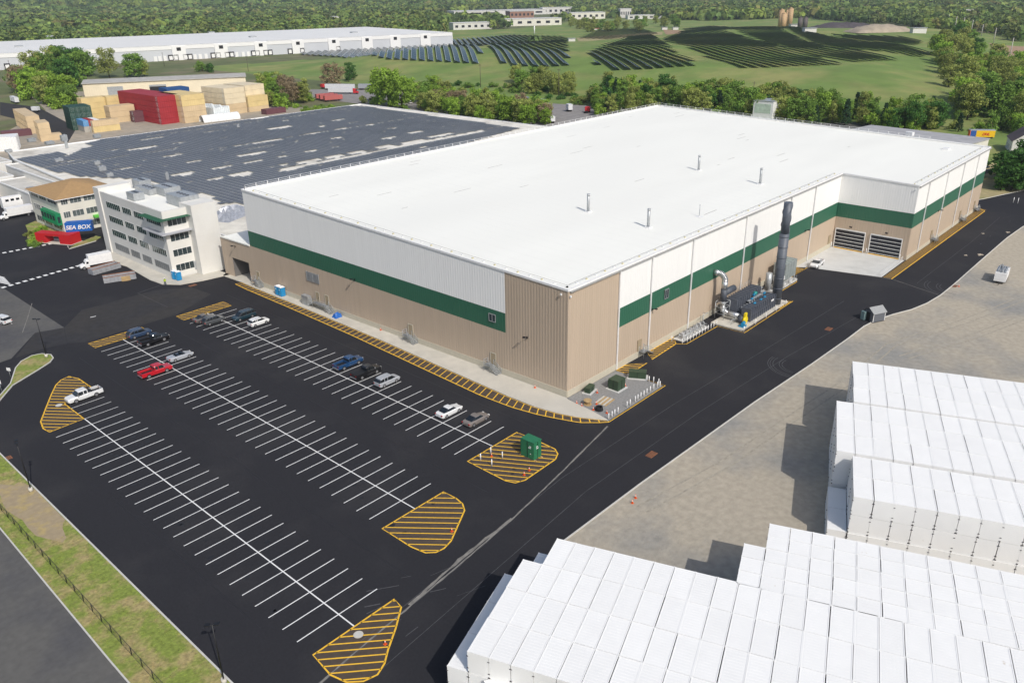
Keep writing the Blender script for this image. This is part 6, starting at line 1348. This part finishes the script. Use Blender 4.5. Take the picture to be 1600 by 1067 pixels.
belt('clump above the yard',30,[(30,140),(95,150),(120,160),(112,172),(70,165),(35,152)],(13,20),mixA)
belt('clump above the yard',14,[(45,122),(110,108),(150,112),(178,118),(150,140),(60,142)],(20,30),[('round','mid'),('tall','mid'),('bare','olive'),('round','deep')])
for u,v,h,k_,c_ in [(213,121,22,'round','mid'),(203,119,17,'tall','mid'),(226,120,15,'round','olive'),(317,112,9,'bush','mid'),(330,113,8,'bush','deep'),(312,110,9,'round','mid')]: x,y=G(u,v); tree(k_,c_,x,y,h,'pair before the white warehouse')
belt('belt behind the solar roof',36,[(405,142),(478,148),(482,165),(440,172),(405,158)],(9,16),mixA)
for u,v,h,w in [(607,166,25,1.05),(628,170,20,1.1),(590,160,18,1.),(640,160,17,1.0)]: x,y=G(u,v); tree('round','bright',x,y,h,'big bright clump behind the solar roof',w)
x,y=G(521,135); tree('bare','bud',x,y,17,'domed brown tree by the white trailers',1.25)
for u,v,h in [(546,126,15),(553,125,12),(545,128,12)]: x,y=G(u,v); tree('tall','deep',x,y,h,'pair right of the domed tree',.9)
belt('belt behind the solar roof',10,[(560,150),(660,170),(720,185),(660,183),(560,165)],(5,9),[('bush','mid'),('bush','bright'),('bush','olive')])
belt('belt before the trailer yard',80,[(660,150),(690,148),(720,170),(800,178),(850,180),(862,198),(800,196),(700,182),(660,172)],(9,14),mixA+[('round','olive'),('bush','bright')])
belt('hedgerow below the mound',48,[(655,132),(760,135),(860,140),(900,150),(1000,160),(1005,172),(900,164),(800,150),(655,143)],(5,8),[('bush','mid'),('bush','deep'),('bush','olive')],wid=1.2)
belt('hedgerow below the mound',14,[(800,128),(900,138),(905,150),(820,150)],(10,15),[('round','olive'),('bare','olive'),('round','mid'),('bush','deep')])
belt('hedge under the red trailers',22,[(432,163),(500,168),(580,170),(585,176),(480,180),(432,172)],(4.5,6.5),[('bush','mid'),('bush','bright')],wid=1.2)
belt('belt behind the white roof',58,[(920,135),(1010,150),(1040,175),(1000,178),(930,185),(925,160)],(9,14),mixD)
belt('belt behind the white roof',120,[(1030,150),(1180,158),(1300,175),(1460,185),(1462,205),(1400,205),(1240,192),(1030,172)],(10,15.5),mixD)
belt('belt behind the white roof',24,[(1240,185),(1400,195),(1600,205),(1600,212),(1400,204),(1240,195)],(8,12),mixD+[('conifer','dark')])
belt('woodland at the right edge',85,[(1450,95),(1470,60),(1495,50),(1515,60),(1535,100),(1600,112),(1640,140),(1640,208),(1560,208),(1500,190),(1492,150),(1470,120)],(12,19),[('round','mid'),('round','olive'),('round','bright'),('tall','mid'),('round','deep'),('bare','olive')],wid=1.1)
belt('scrub on the crest',34,[(888,40),(1055,34),(1062,44),(1000,50),(890,52)],(14,19),[('round','olive'),('round','mid'),('tall','olive')],wid=1.2)
for u,v,h,w in [(1588,293,14.5,1.35),(1606,283,15,1.3),(1568,280,11,1.2),(1628,300,14,1.2),(1563,297,6,1.4),(1580,298,9,1.4)]: x,y=G(u,v); tree('round','deep',x,y,h,'big dark group at the right edge',w)
belt('scrub around the SEA office',0,[(0,0),(1,0),(1,1)],(2,3),mixA)
for (u,v) in [(56,372),(52,378),(49,368),(60,366),(55,384),(66,360)]: x,y=G(u,v); tree('bush',rt_.choice(['bright','olive','mid']),x,y,1.6,'small shrubs beside the red gateway',1.3,0.05)
belt('distant car park trees',26,[(0,60),(60,58),(200,56),(330,50),(330,44),(0,52)],(10,14),[('round','mid'),('round','bright')],bad=lambda u,v:False)
tot=0
WORDW={'round':'rounded','tall':'narrow','conifer':'conifer','bush':'bush','bare':'thin'}
for (bn,kind,col),L in BELT.items():
    L.sort(key=lambda a:a[0])
    for i,(u,t) in enumerate(L):
        one=dict(zip(('domed brown tree by the white trailers',),('domed brown budding tree standing by the white trailers',)))
        lab=one.get(bn) or f'{ordn(i)+" " if len(L)>1 else ""}{CW_[col]} {KW[kind]} from left in the {bn}'
        tag(t,lab,'tree' if kind!='bush' else 'bush',('bushes in the ' if kind=='bush' else 'trees in the ')+bn); tot+=1
print('trees',tot)
for k,(t,used) in list(PROT.items()):
    if not used:
        for c in list(t.children): bpy.data.objects.remove(c)
        bpy.data.objects.remove(t)
# planting bed by the gateway
mb=MB(); mb.prism([(-18.5,196),(-20.5,188),(-23.5,180),(-23.6,175.5),(-21.6,173.2),(-14.6,178),(-14.6,199)][::-1],0,.12); struct('planting_bed',mb,grass)
mb=MB(); mb.prism([G(108,389),G(150,376),G(158,371),G(150,369),G(118,382)],0,.12); struct('lawn_strip',mb,grass)
mb=MB(); mb.ribbon([G(106,385),G(108,389.5),G(150,377)],.3,0,.15); struct('lawn_kerb',mb,kerbm)
t=thing('handrail','dark handrail curving round the office pavement corner','railing',(-18,145,.15)); mb=MB(); P=[(-2.6,-.5),(-3,-2.2),(-1.5,0),(2,3.2),(5,6.0)]
P=[(-2.7,-2.5),(-2.0,-.4),(0,1.0),(2.2,1.6),(5,2.0)]
for a,b in zip(P[:-1],P[1:]):
    for h in (.5,1.0): mb.tube((a[0],a[1],h),(b[0],b[1],h),.04,5)
for p in P: mb.tube((p[0],p[1],0),(p[0],p[1],1.0),.045,5)
mb.build('rail',galv,t)
# ---------------------------------------------------------------- far woodland (one mass)
def forest(name,cl,label,nq,seed,leaf):
    g=np.random.default_rng(seed); n=len(cl); C=np.array([[c[0],c[1],c[2]] for c in cl]); Rr=np.array([c[3] for c in cl]); Hh=np.array([c[4] for c in cl])
    d=g.normal(size=(n,nq,3)); d[...,2]=np.abs(d[...,2])*1.0-.35; d/=np.linalg.norm(d,axis=2)[...,None]
    # lumpy outline
    lump=1+.28*np.sin(d[...,0]*5+C[:,None,0])*np.cos(d[...,1]*5+C[:,None,1])+g.uniform(-.12,.12,size=(n,nq))
    p=C[:,None,:]+np.array([0,0,1.])*(Hh*.42)[:,None,None]+d*lump[...,None]*np.stack([Rr,Rr,Hh*.58],1)[:,None,:]
    nr=d+g.normal(scale=.35,size=d.shape); nr/=np.linalg.norm(nr,axis=2)[...,None]; t=np.cross(nr,g.normal(size=d.shape)); t/=np.linalg.norm(t,axis=2)[...,None]; b=np.cross(nr,t)
    s=(Rr*2.0/math.sqrt(nq))[:,None,None]*g.uniform(.7,1.35,size=(n,nq,1))
    Q=np.stack([p-t*s-b*s*.7,p+t*s-b*s*.7,p+t*s+b*s*.7,p-t*s+b*s*.7],2).reshape(-1,3)
    pal=np.array([[1.15,1.30,.9],[.62,.80,.62],[1.10,1.12,.8],[1.30,1.05,.9],[.85,1.08,.8],[1.30,1.38,.8],[1.25,1.1,1.1]]); pr=[.25,.2,.16,.05,.20,.11,.03]
    tc=pal[g.choice(len(pal),size=n,p=pr)]*g.uniform(.75,1.25,size=(n,1))*1.0; col=np.repeat(np.concatenate([tc,np.ones((n,1))],1)[:,None,:],nq*4,axis=1).reshape(-1,4)
    me=bpy.data.meshes.new(name); N_=n*nq; me.vertices.add(N_*4); me.vertices.foreach_set('co',Q.ravel().astype(np.float32)); me.loops.add(N_*4); me.loops.foreach_set('vertex_index',np.arange(N_*4,dtype=np.int32)); me.polygons.add(N_); me.polygons.foreach_set('loop_start',np.arange(0,N_*4,4,dtype=np.int32)); me.update(calc_edges=True)
    at=me.color_attributes.new('tint','FLOAT_COLOR','POINT'); at.data.foreach_set('color',col.ravel().astype(np.float32)); me.materials.append(leaf); o=bpy.data.objects.new(name,me); COL.objects.link(o); tag(o,label,'forest'); o['kind']='stuff'; return o
fl=leafmat('far leaf',(.215,.265,.085),var=.3,sc=.05,attr=True,rnd=0,col2=(.13,.155,.07))
P0x,P0y=P0.x,P0.y
def clear(x,y,r):
    q=Vector((x-P0x,y-P0y)); a=q.dot(dW); b=q.dot(Vector((-dW.y,dW.x)))
    if -60<a<LW+20 and -DD-40<b<620: return True     # white warehouse, its yard
    if r<1450 and T(x,y)>.6 and x<1230: return True
    if r<760: return True
    u,v=PX(x,y,0)
    if 1530<u<1720 and 66<v<120: return True
    for a0,a1,b0,b1 in ((690,850,20,33),(790,860,28,43),(800,880,38,50),(725,750,44,54),(850,900,22,33),(900,930,30,40),(965,985,28,42),(985,1040,30,38),(505,540,33,43),(1500,1525,24,33),(1575,1600,20,28)):
        if a0<u<a1 and b0<v<b1: return True
    if 690<u<1010 and 15<v<50 and random.random()<.55: return True
    if inpoly((u,v),FPX) or inpoly((u,v-4),FPX): return True
    if 1130<u<1400 and 38<v<60 : return True
    if u<330 and 46<v<64 and random.random()<.7: return True
    return False
def ring(r0,r1,cell,rad,h,nq,name,label,seed,gap=0.0):
    cl=[]; r=r0; random.seed(seed)
    while r<r1:
        c=cell(r); n=int(1.34*r/c)
        for i in range(n):
            a=YA-.67+1.34*(i+random.uniform(0,1))/n; rr=r+random.uniform(-.5,.5)*c; x=CAM[0]+rr*math.cos(a);y=CAM[1]+rr*math.sin(a)
            if clear(x,y,rr) or random.random()<gap: continue
            R_=rad(rr)*random.uniform(.7,1.3); cl.append((x,y,T(x,y),R_,h(rr)*random.uniform(.75,1.2)))
        r+=c
    print(name,len(cl)); return forest(name,cl,label,nq,seed,fl)
ring(700,1700,lambda r:11.5+.002*r,lambda r:6.5,lambda r:14,44,'woodland','wood of mixed spring green trees beyond the mound and far warehouse',5,.08)
ring(1700,3400,lambda r:.0105*r,lambda r:.0062*r,lambda r:16,40,'distant_forest','continuous far woodland fading toward the horizon',6)
ring(3400,8200,lambda r:.012*r,lambda r:.0085*r,lambda r:16+.002*r,26,'skyline_forest','bluish wooded ridge along the very top of the photo',8)
# small light things among the far trees: parked cars at the distant lots
for k in range(34):
    u=random.choice([random.uniform(0,120),random.uniform(200,300),random.uniform(560,640)]); v=58-u*.03+random.uniform(-4,1) if u<400 else 40+random.uniform(-2,2)
    if u>400: v=40+random.uniform(-2,3)
    x,y,z=GT(u,v-2); mb=MB(); mb.box(-2.2,2.2,-.9,.9,.3,1.0); mb.box(-1.2,1.0,-.8,.8,1.0,1.5)
    o=mb.build('parked_car',random.choice([whitem,silv,dgrey,ycol['blue']]),loc=(x,y,z+.1),rot=random.uniform(0,3)); tag(o,'small car in the distant car parks beyond the long white warehouse','car','cars in the distant car parks')
# ================================================================= LIGHT, AIR, CAMERA
az,el=R(252),R(43)
sd=Vector((math.cos(az)*math.cos(el),math.sin(az)*math.cos(el),math.sin(el)))
L=bpy.data.lights.new('sun','SUN'); L.energy=SUN_E; L.angle=R(.5); L.color=(1,.955,.89); so=bpy.data.objects.new('sun',L); COL.objects.link(so); so.rotation_euler=(-sd).to_track_quat('-Z','Y').to_euler(); so.location=(0,0,300)
w=bpy.data.worlds.new('World'); sc.world=w; w.use_nodes=True; nt=w.node_tree; sk=nt.nodes.new('ShaderNodeTexSky'); sk.sky_type='NISHITA'; sk.sun_disc=False; sk.sun_elevation=el; sk.sun_rotation=math.atan2(sd.x,sd.y); sk.air_density=1.0; sk.dust_density=2.5; nt.links.new(sk.outputs[0],nt.nodes['Background'].inputs[0]); nt.nodes['Background'].inputs[1].default_value=SKY_E
if HAZE>0:
    mb=MB(); mb.box(-3200,9700,-3200,9700,-3,290); m=bpy.data.materials.new('haze air'); m.use_nodes=True; n=m.node_tree; 
    for q in list(n.nodes):
        if q.type=='BSDF_PRINCIPLED': n.nodes.remove(q)
    pv=n.nodes.new('ShaderNodeVolumePrincipled'); pv.inputs['Color'].default_value=(.80,.88,1,1); pv.inputs['Density'].default_value=HAZE; pv.inputs['Anisotropy'].default_value=.2; n.links.new(pv.outputs[0],n.nodes['Material Output'].inputs['Volume'])
    o=mb.build('haze',m); o['kind']='stuff'; tag(o,'thin blue air haze over the far woodland','haze')
cam=bpy.data.cameras.new('camera'); cam.sensor_width=36; cam.lens=36*FL/1600; cam.clip_start=1; cam.clip_end=30000; co=bpy.data.objects.new('camera',cam); COL.objects.link(co)
M=Matrix(((_R[0],_U[0],-_F[0],CAM[0]),(_R[1],_U[1],-_F[1],CAM[1]),(_R[2],_U[2],-_F[2],CAM[2]),(0,0,0,1))); co.matrix_world=M; sc.camera=co
sc.view_settings.view_transform='Standard'; sc.view_settings.look='None'; sc.view_settings.exposure=EXPO; sc.view_settings.gamma=1
sc.cycles.max_bounces=6; sc.cycles.diffuse_bounces=3; sc.cycles.transmission_bounces=2; sc.cycles.volume_bounces=0; sc.cycles.use_denoising=True
sc.render.film_transparent=False
